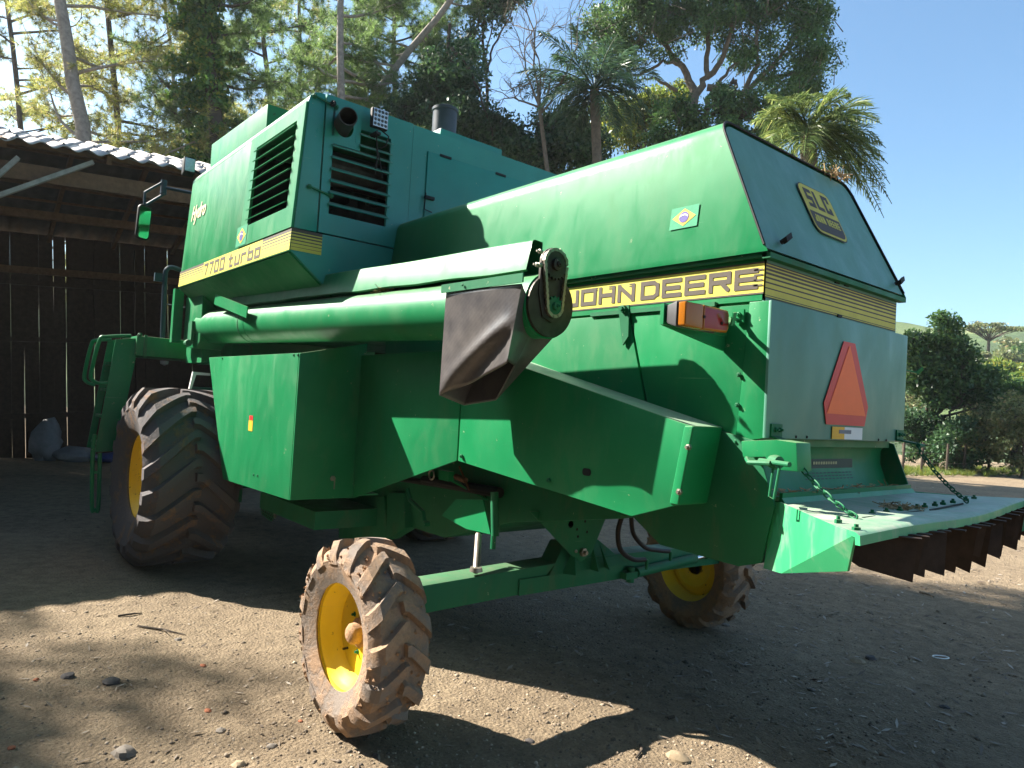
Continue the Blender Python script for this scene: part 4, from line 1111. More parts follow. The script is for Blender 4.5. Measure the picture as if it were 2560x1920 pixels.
m.tube([p + V3(0, .10, .02) for p in cpts], .018, 8); m.build('rubber_seal', HOSE, ROOT, smooth=True)
# front work lamp on the roof edge
fl = SP(*k1(1285, 525)) + V3(-.25, -.03, .0); m = MB(); m.obox(fl, V3(.04, 0, .01), V3(0, .05, 0), V3(0, 0, .075))
l2 = m.build('work_lamp', BLACK, ROOT, bev=.01)
m = MB(); m.obox(fl + V3(.045, 0, .01), V3(.003, 0, 0), V3(0, .043, 0), V3(0, 0, .06)); m.build('lamp_lens', LED, l2)
m = MB(); m.bar(fl, fl + V3(.05, .15, -.08), .02, .02); m.build('lamp_bracket', BLACK, l2)

# ---- rear hood ---------------------------------------------------------------------------------
HX = -1.428                                   # rear lower edge
def hood_prof(e=0.0):
    p = [(2.388 - e, 2.135), (2.384 - e, 2.16), (2.446 - e, 2.655)]
    p += [(2.53 - .084 * math.cos(a) - e, 2.66 + .082 * math.sin(a) + e) for a in (.25, .5, .75, 1.0, 1.25, 1.57)]
    return p
def xr(z): return HX - (z - 2.135) / (2.74 - 2.135) * 0.285
hp_ = hood_prof(); hp_full = hp_ + [(2 * YC - y, z) for y, z in reversed(hp_)]
m = MB(); n = len(hp_full)
XS = [XT + .012, -3.6, -2.9, -2.2, None]
rings = []
for xx in XS: rings.append([V3(xr(z) if xx is None else xx, y, z) for y, z in hp_full])
vs = [p for r in rings for p in r]; fs = []
for i in range(len(rings) - 1):
    for j in range(n - 1): fs.append((i * n + j, (i + 1) * n + j, (i + 1) * n + j + 1, i * n + j + 1))
m.add(vs, fs)
hood = m.build('rear_hood', GREEN, ROOT, smooth=True, ang=50)
m = MB()                                       # rear end plate, set just inside the rolled edge
ins = [(2.40, 2.15), (2.46, 2.64)] + [(2.535 - .072 * math.cos(a), 2.655 + .070 * math.sin(a)) for a in (.25, .6, .95, 1.3, 1.57)]
ins = ins + [(2 * YC - y, z) for y, z in reversed(ins)]
m.prism([V3(xr(z) - .006, y, z) for y, z in ins], (-.012, 0, 0))
hend = m.build('hood_end_panel', GREEN_FADED_GLARE, hood)
m = MB()                                       # dark rubber edge trim
m.tube([V3(xr(z) - .002, y, z) for y, z in hp_full[1:-1]], .0055, 8)
m.build('edge_trim', BLACK, hood, smooth=True)
m = MB(); m.box((XT + .02, 2.40, 2.118), (HX - .012, 2.425, 2.134)); m.box((HX - .03, 2.40, 2.112), (HX + .004, 3.64, 2.133)); m.build('hood_rail', GREEN_LOW, hood)
m = MB()
for uy in ((650, 1045), (1385, 1312)):
    c = PN(*k4(*uy), (HX, 0, 2.135), V3(1, 0, .471)); nn = V3(1, 0, .471).normalized()
    m.bolt(c, nn, .010, .02); m.obox(c + nn * .03, nn * .008, V3(0, .018, .012), V3(0, -.006, .01))
m.each('wing_nut', BLACK, hend)
# maker's badge on the hood end
EN = V3(1, 0, .471).normalized(); EU = V3(-.471, 0, 1).normalized()
bc = PN(*k4(915, 855), (HX, 0, 2.135), V3(1, 0, .471)) + EN * .002
def rr_poly(W, H, r, k=6):
    out = []
    for cx_, cy_, a0 in ((W - r, H - r, 0), (-W + r, H - r, 90), (-W + r, -H + r, 180), (W - r, -H + r, 270)):
        for i in range(k + 1):
            a = math.radians(a0 + 90 * i / k); out.append((cx_ + r * math.cos(a), cy_ + r * math.sin(a)))
    return out
m = MB()
bw, bh = .152, .140
def bp(a, b, k): return bc + Y * a + EU * b + EN * (.001 * k)
m.poly([bp(a, b, 0) for a, b in rr_poly(bw, bh, .05)], 1)
m.poly([bp(a, b, 1) for a, b in rr_poly(bw - .005, bh - .005, .047)], 0)
low = [(a, b) for a, b in rr_poly(bw - .014, bh - .016, .04) if b < -.018]
low = [(-(bw - .014), -.018)] + sorted([p for p in low], key=lambda p: math.atan2(p[1] + .05, p[0]))
low = [(bw - .014, -.018), (-(bw - .014), -.018)] + [p for p in rr_poly(bw - .014, bh - .016, .04) if p[1] < -.02]
m.poly([bp(a, b, 2) for a, b in low], 1)
decal_rects(m, text_rects('SLC', .225, .105, .0235, .22, ny=24), bp(-.110, .008, 0), Y, EU, .002, 1)
decal_rects(m, text_rects('JOHN DEERE', .23, .040, .0085, .25, .5), bp(-.115, -.075, 0), Y, EU, .003, 0)
m.build('maker_badge', [DECAL_Y, DECAL_B], hend)
fq = P(*k4(0, 965), 'y', 2.41)
f0, f1, f2 = P(*k3(2015, 978), 'y', 2.425), P(*k3(2192, 945), 'y', 2.425), P(*k3(2018, 838), 'y', 2.425)
flag('flag_sticker', V3(f0.x, 2.384 + (f0.z - 2.16) * .125, f0.z), f1 - f0, V3(0, .125, 1), (f1 - f0).length, (f2 - f0).length, hood, .004)

# ---- rear body: core, side panels, decals -----------------------------------------------------
m = MB()
m.box((XT + .01, YS + .012, 1.15), (-1.62, 2 * YC - YS - .012, 2.132))
m.box((-1.62, YS + .012, 1.40), (-1.462, 2 * YC - YS - .012, 2.132))
core = m.build('separator_body', GREEN, ROOT)
m = MB(); m.box((XT + .02, YS, 1.955), (-1.455, YS + .012, 2.115)); up = m.build('upper_side_strip', GREEN, ROOT)
s0, s1 = P(*k7(190, 185), 'y', YS), P(*k7(305, 800), 'y', YS)
def seam(z): return s0.x + (s1.x - s0.x) * (s0.z - z) / (s0.z - s1.z)
m = MB()
m.prism([V3(XT + .02, YS - .008, 1.2), V3(seam(1.2) - .006, YS - .008, 1.2), V3(seam(1.942) - .006, YS - .008, 1.942), V3(XT + .02, YS - .008, 1.942)], (0, .02, 0))
m.build('side_panel', GREEN, ROOT, bev=.003)
m = MB()
cb = P(*k7(1045, 1015), 'y', 2.40); cl = P(*k7(862, 1045), 'y', 2.40)
m.prism([V3(seam(1.2) + .006, YS - .008, 1.2), V3(-1.70, YS - .008, 1.2), V3(cl.x - .002, YS - .008, 1.40), V3(cl.x + .03, YS - .008, 1.942), V3(seam(1.942) + .006, YS - .008, 1.942)], (0, .02, 0))
m.build('side_panel', GREEN, ROOT, bev=.003)
m = MB()
m.prism([V3(cl.x, YS - .012, cl.z), V3(-1.416, YS - .014, cb.z), V3(-1.416, YS - .014, 1.950), V3(cl.x + .032, YS - .012, 1.950)], (0, .012, 0))
m.build('corner_flange', GREEN, ROOT, bev=.003)
m = MB(); m.box((-1.425, 2.404, 1.432), (-1.412, 3.650, 1.950))
gate = m.build('tailgate_panel', GREEN_FADED_GLARE, ROOT, bev=.005)
m = MB()
for q in ((895, 610), (885, 805), (876, 1040), (710, 385)):
    m.bolt(P(*k7(*q), 'y', YS - .013), -Y, .010, .007)
m.each('bolt', GREEN_LOW, gate)
m = MB()
for q in ((655, 1390), (1215, 1545)): m.bolt(P(*k6(*q), 'y', YO - .003), -Y, .011, .008)
m.each('bolt', GREEN_LOW, ROOT)
m = MB()
m.box((-2.35, YS - .018, 1.944), (-1.66, YS + .0, 1.962)); hc = P(*k6(1697, 450), 'y', YS - .02)
m.prism([V3(hc.x - .035, YS - .012, 1.98), V3(hc.x + .03, YS - .012, 1.98), V3(hc.x + .035, YS - .012, 1.84), V3(hc.x + .005, YS - .012, 1.80)], (0, -.01, 0))
m.bolt(V3(hc.x, YS - .022, 1.965), -Y, .018, .012)
m.build('panel_hinge', GREEN_LOW, ROOT)
# maker's name along the side
dz0, dz1 = 1.980, 2.104
xl = -2.68
m = MB(); o = V3(xl, YS, dz0); L = -1.457 - xl
stripes(m, o, X, Z, L, [(.006, 1), (.112, 0), (.006, 1)], .002)
t0 = P(*k3(1345, 1420), 'y', YS).x - .035; t1 = P(*k4(505, 1290), 'y', YS).x
decal_rects(m, text_rects('JOHN DEERE', t1 - t0, .082, .0185, .15, .02, ny=34), V3(t0, YS, dz0 + .020), X, Z, .004, 1)
for gx in (t0 + .425, t0 + .30, t0 + .20):
    for q in range(2): decal_rects(m, [(gx - xl, gx - xl + .03, .097 - q * .010, .102 - q * .010)], o, X, Z, .0035, 1)
for q in range(4): decal_rects(m, [(L - .042, L - .004, .030 + q * .020, .037 + q * .020)], o, X, Z, .004, 1)
m.build('name_decal', [DECAL_Y, DECAL_B], up)
# stripes across the back
m = MB(); yb0, yb1 = YS + .004, 2 * YC - YS - .02
m.box((-1.462, yb0 - .004, 1.951), (-1.455, yb1 + .01, 2.115), 2)
rows = [(.005, 1), (.005, 0), (.004, 1), (.030, 0), (.006, 1), (.020, 0), (.008, 1), (.015, 0), (.009, 1), (.011, 0), (.011, 1), (.008, 0), (.011, 1), (.006, 0), (.010, 1), (.004, 0), (.007, 1)]
stripes(m, V3(-1.455, yb0, 1.967), Y, Z, yb1 - yb0, [(h * .79, k) for h, k in rows], .002)
m.build('stripe_band', [DECAL_Y, DECAL_B, GREEN_FADED_GLARE], ROOT)
m = MB()
for q in ((1010, 1300), (1070, 1318), (1025, 1518)):
    c = P(*k4(*q), 'x', -1.452); m.obox(c, V3(.004, 0, 0), V3(0, .018, 0), V3(0, 0, .006))
m.each('rubber_plug', BLACK, ROOT)
# slow-vehicle emblem and reflective sticker
ex_ = lambda a, b: P(*k7(a, b), 'x', -1.409)
sc = ex_(1588, 690); y0 = sc.y
m = MB(); xx = -1.408
zt, zm, zb2 = ex_(1600, 402).z, ex_(1590, 805).z, ex_(1588, 935).z
wt, wm, wb = .052, .203, .175
out = [V3(xx, y0 - wt, zt), V3(xx, y0 + wt, zt), V3(xx, y0 + wm, zm), V3(xx, y0 + wb, zb2), V3(xx, y0 - wb, zb2), V3(xx, y0 - wm, zm)]
m.prism(out, (.0025, 0, 0), 0)
zi0 = ex_(1588, 868).z; zi1 = ex_(1600, 425).z
m.poly([V3(xx + .004, y0 - .178, zi0), V3(xx + .004, y0 + .178, zi0), V3(xx + .004, y0 + .004, zi1), V3(xx + .004, y0 - .004, zi1)], 1)
m.build('slow_vehicle_emblem', [RED, ORANGE], gate)
m = MB(); r0, r1 = ex_(1487, 1028), ex_(1684, 952); ym = (r0.y + r1.y) / 2 - .03
m.prism([V3(xx, r0.y, r0.z + .004), V3(xx, ym, r0.z + .004), V3(xx, ym, r1.z), V3(xx, r0.y, r1.z)], (.002, 0, 0), 0)
m.prism([V3(xx, ym + .0005, r0.z + .004), V3(xx, r1.y, r0.z + .004), V3(xx, r1.y, r1.z), V3(xx, ym + .0005, r1.z)], (.002, 0, 0), 1)
m.prism([V3(xx + .002, ym - .05, r0.z + .028), V3(xx + .002, ym + .06, r0.z + .028), V3(xx + .002, ym + .06, r1.z - .012), V3(xx + .002, ym - .05, r1.z - .012)], (.001, 0, 0), 2)
m.build('reflective_sticker', [STICK, WHITE, SACK], gate)
m = MB()
for q in ((1260, 1008), (1330, 1010), (1790, 1027), (1840, 1030)): m.bolt(P(*k7(*q), 'x', -1.411), X, .006, .002)
m.each('rivet', BLACK, gate)
# tail lamp on its arm, hook bracket beside it
tl0, tl1 = P(*k7(548, 232), 'x', -1.50), P(*k7(835, 232), 'x', -1.50)
zt_, zb_ = P(*k7(560, 135), 'x', -1.50).z, P(*k7(556, 292), 'x', -1.50).z
zm_ = (zt_ + zb_) / 2; hh = (zt_ - zb_) / 2
m = MB(); ymid = tl0.y + (tl1.y - tl0.y) * .40
m.prism([V3(-1.535, tl0.y + .002, zb_), V3(-1.535, ymid, zb_ - .003), V3(-1.535, ymid, zt_ + .002), V3(-1.535, tl0.y + .002, zt_)], (.034, 0, 0), 0)
m.prism([V3(-1.535, ymid + .001, zb_ - .003), V3(-1.535, tl1.y - .008, zb_ + .002), V3(-1.535, tl1.y, zb_ + .02), V3(-1.535, tl1.y, zt_ - .015), V3(-1.535, tl1.y - .008, zt_), V3(-1.535, ymid + .001, zt_ + .002)], (.034, 0, 0), 1)
lens = m.build('tail_lamp', [LENS_A, LENS_R], ROOT, bev=.008, seg=3)
m = MB(); m.prism([V3(-1.60, tl0.y + .02, zb_ + .015), V3(-1.536, tl0.y - .004, zb_ - .004), V3(-1.536, tl0.y - .004, zt_ + .004), V3(-1.60, tl0.y + .02, zt_ - .005)], (0, tl1.y - tl0.y - .03, 0))
m.build('lamp_housing', GREYPL, lens, bev=.008)
m = MB(); m.bolt(V3(-1.501, ymid + .004, zm_), X, .006, .003); m.bolt(V3(-1.501, tl1.y - .05, zm_ - .01), X, .006, .003); m.each('lens_screw', BLACK, lens)
m = MB(); m.box((-1.618, tl0.y + .01, zb_ + .01), (-1.602, YS - .01, zt_)); m.prism([V3(-1.618, tl0.y + .02, zb_ + .008), V3(-1.618, YS - .01, zb_ + .008), V3(-1.618, YS - .01, zb_ - .05)], (.012, 0, 0)); m.build('lamp_arm', GREEN, lens)
m = MB(); c0 = P(*k7(905, 225), 'y', YS - .014)
m.box((c0.x - .02, YS - .026, c0.z - .03), (c0.x + .02, YS - .014, c0.z + .02)); m.bolt(V3(c0.x, YS - .026, c0.z), -Y, .01, .008)
m.bar(V3(c0.x - .03, YS - .05, c0.z - .012), V3(c0.x + .06, YS - .16, c0.z - .06), .022, .006)
m.bar(V3(c0.x + .06, YS - .16, c0.z - .06), V3(c0.x + .075, YS - .17, c0.z - .015), .022, .006, X)
m.bar(V3(c0.x, YS - .02, c0.z - .02), V3(c0.x - .02, YS - .06, c0.z - .016), .02, .006)
m.build('hook_bracket', GREEN, ROOT)
rl = P(*k7(1990, 490), 'x', -1.55)
m = MB(); m.box((-1.60, 3.66, 1.78), (-1.54, 3.80, 1.88)); m.build('tail_lamp', LENS_A, ROOT, bev=.01)
m = MB(); m.bar(V3(-1.45, 3.66, 1.79), V3(-1.40, 3.74, 1.775), .02, .006); m.bar(V3(-1.40, 3.74, 1.775), V3(-1.38, 3.76, 1.80), .02, .006, X); m.build('hook_bracket', GREEN, ROOT)

# ---- side shields -----------------------------------------------------------------------------
A = [P(522, 896, 'y', YA), P(751, 879, 'y', YA), P(726, 1251, 'y', YA), P(557, 1198, 'y', YA)]
A[1].x = A[2].x = XB - .03; zA = (A[0].z + A[1].z) / 2; A[0].z = zA - .0; A[1].z = zA; A[2].z = .82
m = MB(); m.prism([V3(p.x, YA, p.z) for p in A], (0, .012, 0))
sh = m.build('front_shield', GREEN, ROOT, bev=.004)
m = MB()
m.prism([V3(XB - .028, YA + .002, .822), V3(XB - .028, 2.26, .822), V3(XB - .028, 2.26, 1.86), V3(XB - .028, YA + .002, zA - .002)], (.014, 0, 0))
m.build('shield_return', GREEN, ROOT, bev=.003)
m = MB(); m.prism([V3(A[0].x, YA + .014, zA - .01), V3(XB - .03, YA + .014, zA - .01), V3(XB - .03, YS, zA + .03), V3(A[0].x, YS, zA + .03)], (0, 0, .012))
m.prism([V3(A[3].x, YA + .014, A[3].z + .01), V3(XB - .03, YA + .014, .83), V3(XB - .03, YS, .83), V3(A[3].x, YS, A[3].z + .01)], (0, 0, .012))
m.build('shield_top', GREEN_TRAY, ROOT)
m = MB()
for q in ((1633, 482), (1660, 482), (1375, 1253), (1400, 1258), (1175, 505)): m.bolt(P(*k5(*q), 'y', YA), -Y, .009, .004)
m.each('rivet', GREEN_LOW, sh)
s0, s1 = P(*k5(1340, 968), 'y', YA), P(*k5(1370, 905), 'y', YA)
m = MB(); m.prism([V3(s0.x, YA - .001, s0.z), V3(s1.x, YA - .001, s0.z), V3(s1.x, YA - .001, s1.z), V3(s0.x, YA - .001, s1.z)], (0, -.001, 0), 0)
m.prism([V3(s0.x + .006, YA - .001, s1.z + .004), V3(s1.x - .004, YA - .001, s1.z + .004), V3(s1.x - .004, YA - .001, s1.z + .035), V3(s0.x + .006, YA - .001, s1.z + .035)], (0, -.001, 0), 1)
m.build('warning_sticker', [STICK, RED], sh)
m = MB(); c = P(*k5(1880, 1275), 'x', XB - .013); m.bolt(c, X, .018, .014); m.box((c.x + .002, c.y + .012, c.z - .07), (c.x + .006, c.y + .018, c.z)); m.build('shield_latch', STEEL, sh)
C0, C1, C2, C3 = P(905, 888, 'y', YO), P(1151, 874, 'y', YO), P(1143, 1152, 'y', YO), P(883, 1246, 'y', YO)
C0.x = C3.x = XB - .012
m = MB(); m.prism([C0, V3(C2.x - .012, YO, C1.z), V3(C2.x - .006, YO, C2.z), C3], (0, .012, 0))
mid = m.build('middle_shield', GREEN, ROOT, bev=.004)
D0, D1, D2 = P(1151, 862, 'y', YO), P(1312, 919, 'y', YO), P(1693, 1053, 'y', YO)
E0, E1 = P(1741, 1067, 'y', YO), P(1704, 1264, 'y', YO)
D3 = P(1578, 1291, 'y', YO)
xe = (E0.x + E1.x) / 2
dpoly = [V3(C2.x + .006, YO, C2.z), V3(C2.x, YO, D0.z), D1, D2, V3(xe + .01, YO, E0.z), V3(xe - .04, YO, E1.z), D3]
m = MB(); m.prism(dpoly, (0, .012, 0))
rs = m.build('rear_shield', GREEN, ROOT, bev=.005)
m = MB()                                   # sloping ledge on top of the rear shield
led = [V3(C2.x, YO + .013, D0.z - .002), D1 + V3(0, .013, -.002), D2 + V3(0, .013, -.002), V3(xe + .01, YO + .013, E0.z - .003)]
led = [Vector(p) for p in led]
for i in range(3):
    a, b = led[i], led[i + 1]
    m.add([a, b, b + V3(0, YS - YO - .02, .004), a + V3(0, YS - YO - .02, .004)], [(0, 1, 2, 3)])
m.build('shield_ledge', GREEN_TRAY, rs)
m = MB()                                   # capped rear end
m.prism([V3(xe + .016, YO - .006, E0.z + .003), V3(xe - .036, YO - .006, E1.z - .003), V3(xe - .036, YS - .012, E1.z - .003), V3(xe + .016, YS - .012, E0.z + .003)], (-.045, 0, 0))
cap = m.build('shield_end_cap', GREEN, rs, bev=.012, seg=3)
m = MB(); m.bolt(P(*k7(575, 1075), 'y', YO - .001), -Y, .012, .012); m.bolt(P(*k7(515, 1362), 'y', YO - .001), -Y, .013, .010); m.each('bolt', STEEL, rs)
m = MB(); c = P(*k6(1457, 1492), 'y', YO - .002)
m.poly([c + V3(a, 0, b) for a, b in rr_poly(.026, .016, .014)]); m.build('slotted_opening', DARK, rs)

# ---- unloading auger ---------------------------------------------------------------------------
a0, a1 = V3(-6.66, 1.925, 2.042), V3(-2.30, 2.085, 1.947)
ad = (a1 - a0).normalized(); ax_up = (Z - ad * ad.z).normalized(); ax_out = ad.cross(ax_up); 
if ax_out.y > 0: ax_out = -ax_out
AR = .145
def apt(t, o=0.0, u=0.0): return a0 + (a1 - a0) * t + ax_out * o + ax_up * u
m = MB(); n_ = 40; pp = []; rr_ = []
for i in range(n_ + 1):
    t = i / n_; pp.append(apt(t)); rr_.append(AR)
pp = [apt(0) - ad * (AR * .8 * math.cos(a)) for a in (0, .35, .7, 1.05, 1.35)] + pp; rr_ = [AR * max(.05, math.sin(a)) for a in (0, .35, .7, 1.05, 1.35)] + rr_
m.tube(pp, rr_, 36)
tube = m.build('auger_tube', GREEN, ROOT, smooth=True, ang=50)
m = MB()
tj = (P(640, 820, 'y', 1.97).x - a0.x) / (a1.x - a0.x)
for t, w, r in ((tj, .006, AR + .0025), (tj + .028, .003, AR + .0015)):
    L = (a1 - a0).length
    m.lathe([(AR - .01, -w), (r, -w), (r, w), (AR - .01, w)], apt(t), ad, 40, close=True)
m.build('tube_joint', GREEN_LOW, tube, smooth=True)
m = MB()                                    # drive-shaft cover running along the top
prev = None; vs = []; fs = []
NC = 30
for i in range(NC + 1):
    t = .135 + (.985 - .135) * i / NC
    sag = .010 * math.sin(i * 1.3) + (.012 if 11 < i < 15 else 0)
    top = .292 + .003 * math.sin(i * .5)
    prof_ = [(.075, AR * .86 + .020 + sag * .4), (.090, AR + .006 + sag * .3), (.064, top - .012), (.058, top - .004), (.046, top), (.0, top - .003), (-.006, AR * .95)]
    vs += [apt(t, o_, u_) for o_, u_ in prof_]
for i in range(NC):
    for j in range(6): fs.append((i * 7 + j, (i + 1) * 7 + j, (i + 1) * 7 + j + 1, i * 7 + j + 1))
m.add(vs, fs)
cover = m.build('shaft_cover', GREEN, tube, smooth=True, ang=40)
m = MB()
for q in ((1170, 1105), (1150, 1190), (1165, 1192)): m.bolt(P(*k3(*q), 'y', 1.99), -Y, .010, .016)
m.each('bolt', STEEL, tube)
# elbow housing and brace at the front end
h0 = P(*k1(1192, 1350), 'y', 1.80).x
m = MB(); hl, hr = -7.03, -6.50
m.prism([V3(hl, 1.80, 1.93), V3(hl + .08, 1.80, 1.86), V3(hr - .1, 1.80, 1.84), V3(hr, 1.80, 1.90), V3(hr, 1.80, 2.335), V3(hl, 1.80, 2.33)], (0, .30, 0))
m.prism([V3(hl, 1.802, 2.331), V3(hr, 1.802, 2.336), V3(hr, 1.85, 2.395), V3(hl, 1.85, 2.39)], (0, .24, 0))
hs = m.build('auger_elbow', GREEN, ROOT, bev=.015)
m = MB()
for i in range(5): m.bolt(V3(hl + .08 + i * .09, 1.795, 2.375), -Y, .010, .008)
m.each('bolt', GREEN_LOW, hs)
m = MB(); m.bar(P(538, 748, 'y', 1.79), P(618, 781, 'y', 1.79), .008, .085); m.build('elbow_brace', GREEN, ROOT)
m = MB(); c = P(*k5(970, 420), 'y', 1.78); m.box((c.x - .05, 1.76, 1.90), (c.x + .06, 1.79, 2.08)); m.lathe([(.03, 0), (.03, .07)], V3(c.x - .02, 1.75, 1.885), X, 10); m.build('hinge_bracket', GREEN_LOW, hs)
# end plate, sprockets and chain
endc = a1 + ad * .006
m = MB(); m.lathe([(.001, .012), (AR * .95, .012), (AR * .95, -.004), (.001, -.004)], endc, ad, 36)
ep = m.build('end_disc', PIPE, tube)
su = P(*k6(1330, 145), 'y', 2.075); slo = P(*k6(1248, 428), 'y', 2.085)
xp = endc.x + .02
su = V3(xp, su.y + .004, su.z); slo = V3(xp, slo.y, slo.z)
m = MB()
dirv = (slo - su); 
outl = []
for k in range(13): 
    a = math.pi * k / 12; outl.append(su + V3(0, -.075 * math.cos(a), .075 * math.sin(a)))
outl += [slo + V3(0, .062, .03), slo + V3(0, .055, -.05), slo + V3(0, 0, -.07), slo + V3(0, -.055, -.05), slo + V3(0, -.085, .05)]
m.prism([p + V3(.002, 0, 0) for p in outl], (-.012, 0, 0)); m.build('chain_plate', PIPE, tube)
def sprocket(c, r, nt, name):
    b = MB(); pr = []
    for k in range(nt * 4):
        a = 2 * math.pi * k / (nt * 4); q = r + (.007 if k % 4 in (1, 2) else -.003)
        pr.append(c + V3(.008, q * math.cos(a), q * math.sin(a)))
    b.prism(pr, (.010, 0, 0))
    b.lathe([(r * .45, .018), (r * .45, .034), (r * .25, .036), (.001, .036)], c, X, 16)
    b.bolt(c + V3(.036, 0, 0), X, r * .22, .008)
    return b.build(name, PIPE if r > .05 else GREEN_LOW, tube)
RU, RL = .062, .040
s_u = sprocket(su, RU, 20, 'sprocket'); s_l = sprocket(slo, RL, 13, 'sprocket')
path = []
dv = (su - slo); L = math.hypot(dv.y, dv.z); th = math.atan2(dv.z, dv.y); off = math.acos((RL - RU) / -L if L else 0) 
off = math.acos(max(-1, min(1, (RU - RL) / L)))
for k in range(17):
    a = th - off + 2 * (math.pi - off) * 0 + (2 * off) * k / 16
    path.append(su + V3(.014, (RU + .004) * math.cos(a), (RU + .004) * math.sin(a)))
for k in range(13):
    a = th + off + (2 * math.pi - 2 * off) * k / 12
    path.append(slo + V3(.014, (RL + .004) * math.cos(a), (RL + .004) * math.sin(a)))
# resample into links
def resample(pts, step, closed=True):
    pts = list(pts) + ([pts[0]] if closed else []); out = [pts[0]]; acc_ = 0
    for i in range(len(pts) - 1):
        a, b = pts[i], pts[i + 1]; L = (b - a).length; t = step - acc_
        while t <= L: out.append(a + (b - a) * (t / L)); t += step
        acc_ = (acc_ + L) % step
    return out
cp = resample(path, .0135)
m = MB()
for i in range(len(cp) - 1):
    a, b = cp[i], cp[i + 1]; off_ = .006 if i % 2 else .0035
    for sx in (-1, 1): m.obox((a + b) / 2 + X * (sx * off_), (b - a) * .62, X * .0018, (b - a).normalized().cross(X) * .0070)
    m.lathe([(.0055, -.006), (.0055, .006)], a, X, 6)
m.build('roller_chain', STEEL, tube)
# rubber discharge sleeve
g = lambda u, v, y: P(u, v, 'y', y)
tlc, trc = g(1115, 732, 1.890), g(1305, 709, 1.905)
blc, brc = g(1098, 988, 1.93), g(1268, 902, 1.90)
NU, NV = 14, 24
top = []; bot = []
rt = [tlc + V3(0, .0, 0), trc, g(1340, 800, 2.05), g(1394, 832, 2.19), V3(tlc.x, 2.19, 1.83)]
rbm = [blc, brc, g(1287, 915, 2.02), g(1240, 1001, 2.10), g(1160, 1014, 2.08)]
def loop(corners, per):
    out = []
    for i in range(len(corners)):
        a, b = corners[i], corners[(i + 1) % len(corners)]
        for k in range(per): out.append(a + (b - a) * (k / per))
    return out
T, B = loop(rt, 20), loop(rbm, 20)
m = MB(); nl = len(T); vs = []
for j in range(NV + 1):
    t = j / NV
    for i in range(nl):
        p = T[i].lerp(B[i], t)
        s_ = i / 20.0
        if s_ <= 1:
            q_ = t - (.97 - .52 * s_); w_ = math.sin(math.pi * min(1, max(0, s_))) ** .5
            yy_ = .034 * (3 * min(1, q_ / .16) ** 2 - 2 * min(1, q_ / .16) ** 3) if q_ > 0 else 0.0
            p = p + V3(0, w_ * (yy_ - .016 * math.exp(-(q_ / .11) ** 2) - .010 * (1 - t) + .006 * math.sin(9 * s_ + 5 * t) * t), 0)
        elif s_ <= 3: p = p + V3(.006 * math.sin((s_ - 1) * math.pi / 2) * math.sin(t * 3), .0, 0)
        vs.append(p)
fs = [(j * nl + i, j * nl + (i + 1) % nl, (j + 1) * nl + (i + 1) % nl, (j + 1) * nl + i) for j in range(NV) for i in range(nl)]
m.add(vs, fs)
sp = m.build('discharge_sleeve', SPOUT, tube, smooth=True, ang=60)
md = sp.modifiers.new('thickness', 'SOLIDIFY'); md.thickness = .006
m = MB(); m.bar(tlc + V3(-.02, -.012, .018), trc + V3(.02, -.012, .022), .008, .040); m.bolt(tlc + V3(.16, -.016, .02), -Y, .006, .004)
m.build('clamp_bar', GREEN_LOW, tube)
m = MB(); c = P(*k3(150, 1355), 'y', 1.99)
for k in range(60):
    p = c + V3(random.gauss(0, .05), random.gauss(0, .02), random.gauss(0, .006)); d_ = V3(random.gauss(0, 1), random.gauss(0, .5), random.gauss(0, .2)).normalized() * random.uniform(.015, .05)
    m.tube([p - d_, p + d_], .0016, 3)
m.build('straw_wisp', STRAW, tube, kind='stuff')

# ---- straw chopper, spreader tray ---------------------------------------------------------------
cs = [P(1586, 1297, 'y', 2.40), P(1650, 1362, 'y', 2.40), P(1845, 1416, 'y', 2.40), P(1902, 1408, 'y', 2.40), V3(-1.36, 2.40, 1.19), V3(-1.45, 2.40, 1.42), V3(-1.62, 2.40, 1.45), V3(-2.0, 2.40, 1.40), V3(-2.1, 2.4, 1.15)]
m = MB(); m.prism([V3(p.x, 2.40, p.z) for p in cs], (0, .012, 0))
m.prism([V3(p.x, 2 * YC - 2.40, p.z) for p in cs], (0, -.012, 0))
m.each('chopper_side', GREEN_LOW, ROOT, bev=.003)
m = MB(); c1, c2 = cs[1], cs[2]
m.add([V3(cs[0].x, 2.412, cs[0].z), V3(cs[0].x, 3.63, cs[0].z), V3(c1.x, 3.63, c1.z), V3(c1.x, 2.412, c1.z), V3(c2.x, 2.412, c2.z), V3(c2.x, 3.63, c2.z), V3(cs[3].x, 3.63, cs[3].z), V3(cs[3].x, 2.412, cs[3].z)], [(0, 1, 2, 3), (3, 2, 5, 4), (4, 5, 6, 7)])
m.build('chopper_floor', GREEN_LOW, ROOT)
pl = [(-1.475, 1.428), (-1.50, 1.38), (-1.50, 1.32), (-1.47, 1.24), (-1.44, 1.205)]
m = MB(); vs = [V3(x, y, z) for x, z in pl for y in (2.425, 3.61)]
m.add(vs, [(2 * i, 2 * i + 1, 2 * i + 3, 2 * i + 2) for i in range(4)])
dp = m.build('discharge_plate', GREEN, ROOT, smooth=True, ang=60)
m = MB(); q0, q1 = P(*kt(412, 462), 'x', -1.485), P(*kt(850, 370), 'x', -1.485)
m.prism([V3(-1.478, q0.y, 1.25), V3(-1.478, q1.y, 1.25), V3(-1.494, q1.y, 1.295), V3(-1.494, q0.y, 1.295)], (.003, 0, .001), 0)
for k in range(3): decal_rects(m, [(.01 + i * .034, .034 + i * .034, .008 + k * .013, .0125 + k * .013) for i in range(int((q1.y - q0.y - .02) / .034))], V3(-1.4745, q0.y, 1.2512), Y, V3(-.34, 0, 1), .001, 1)
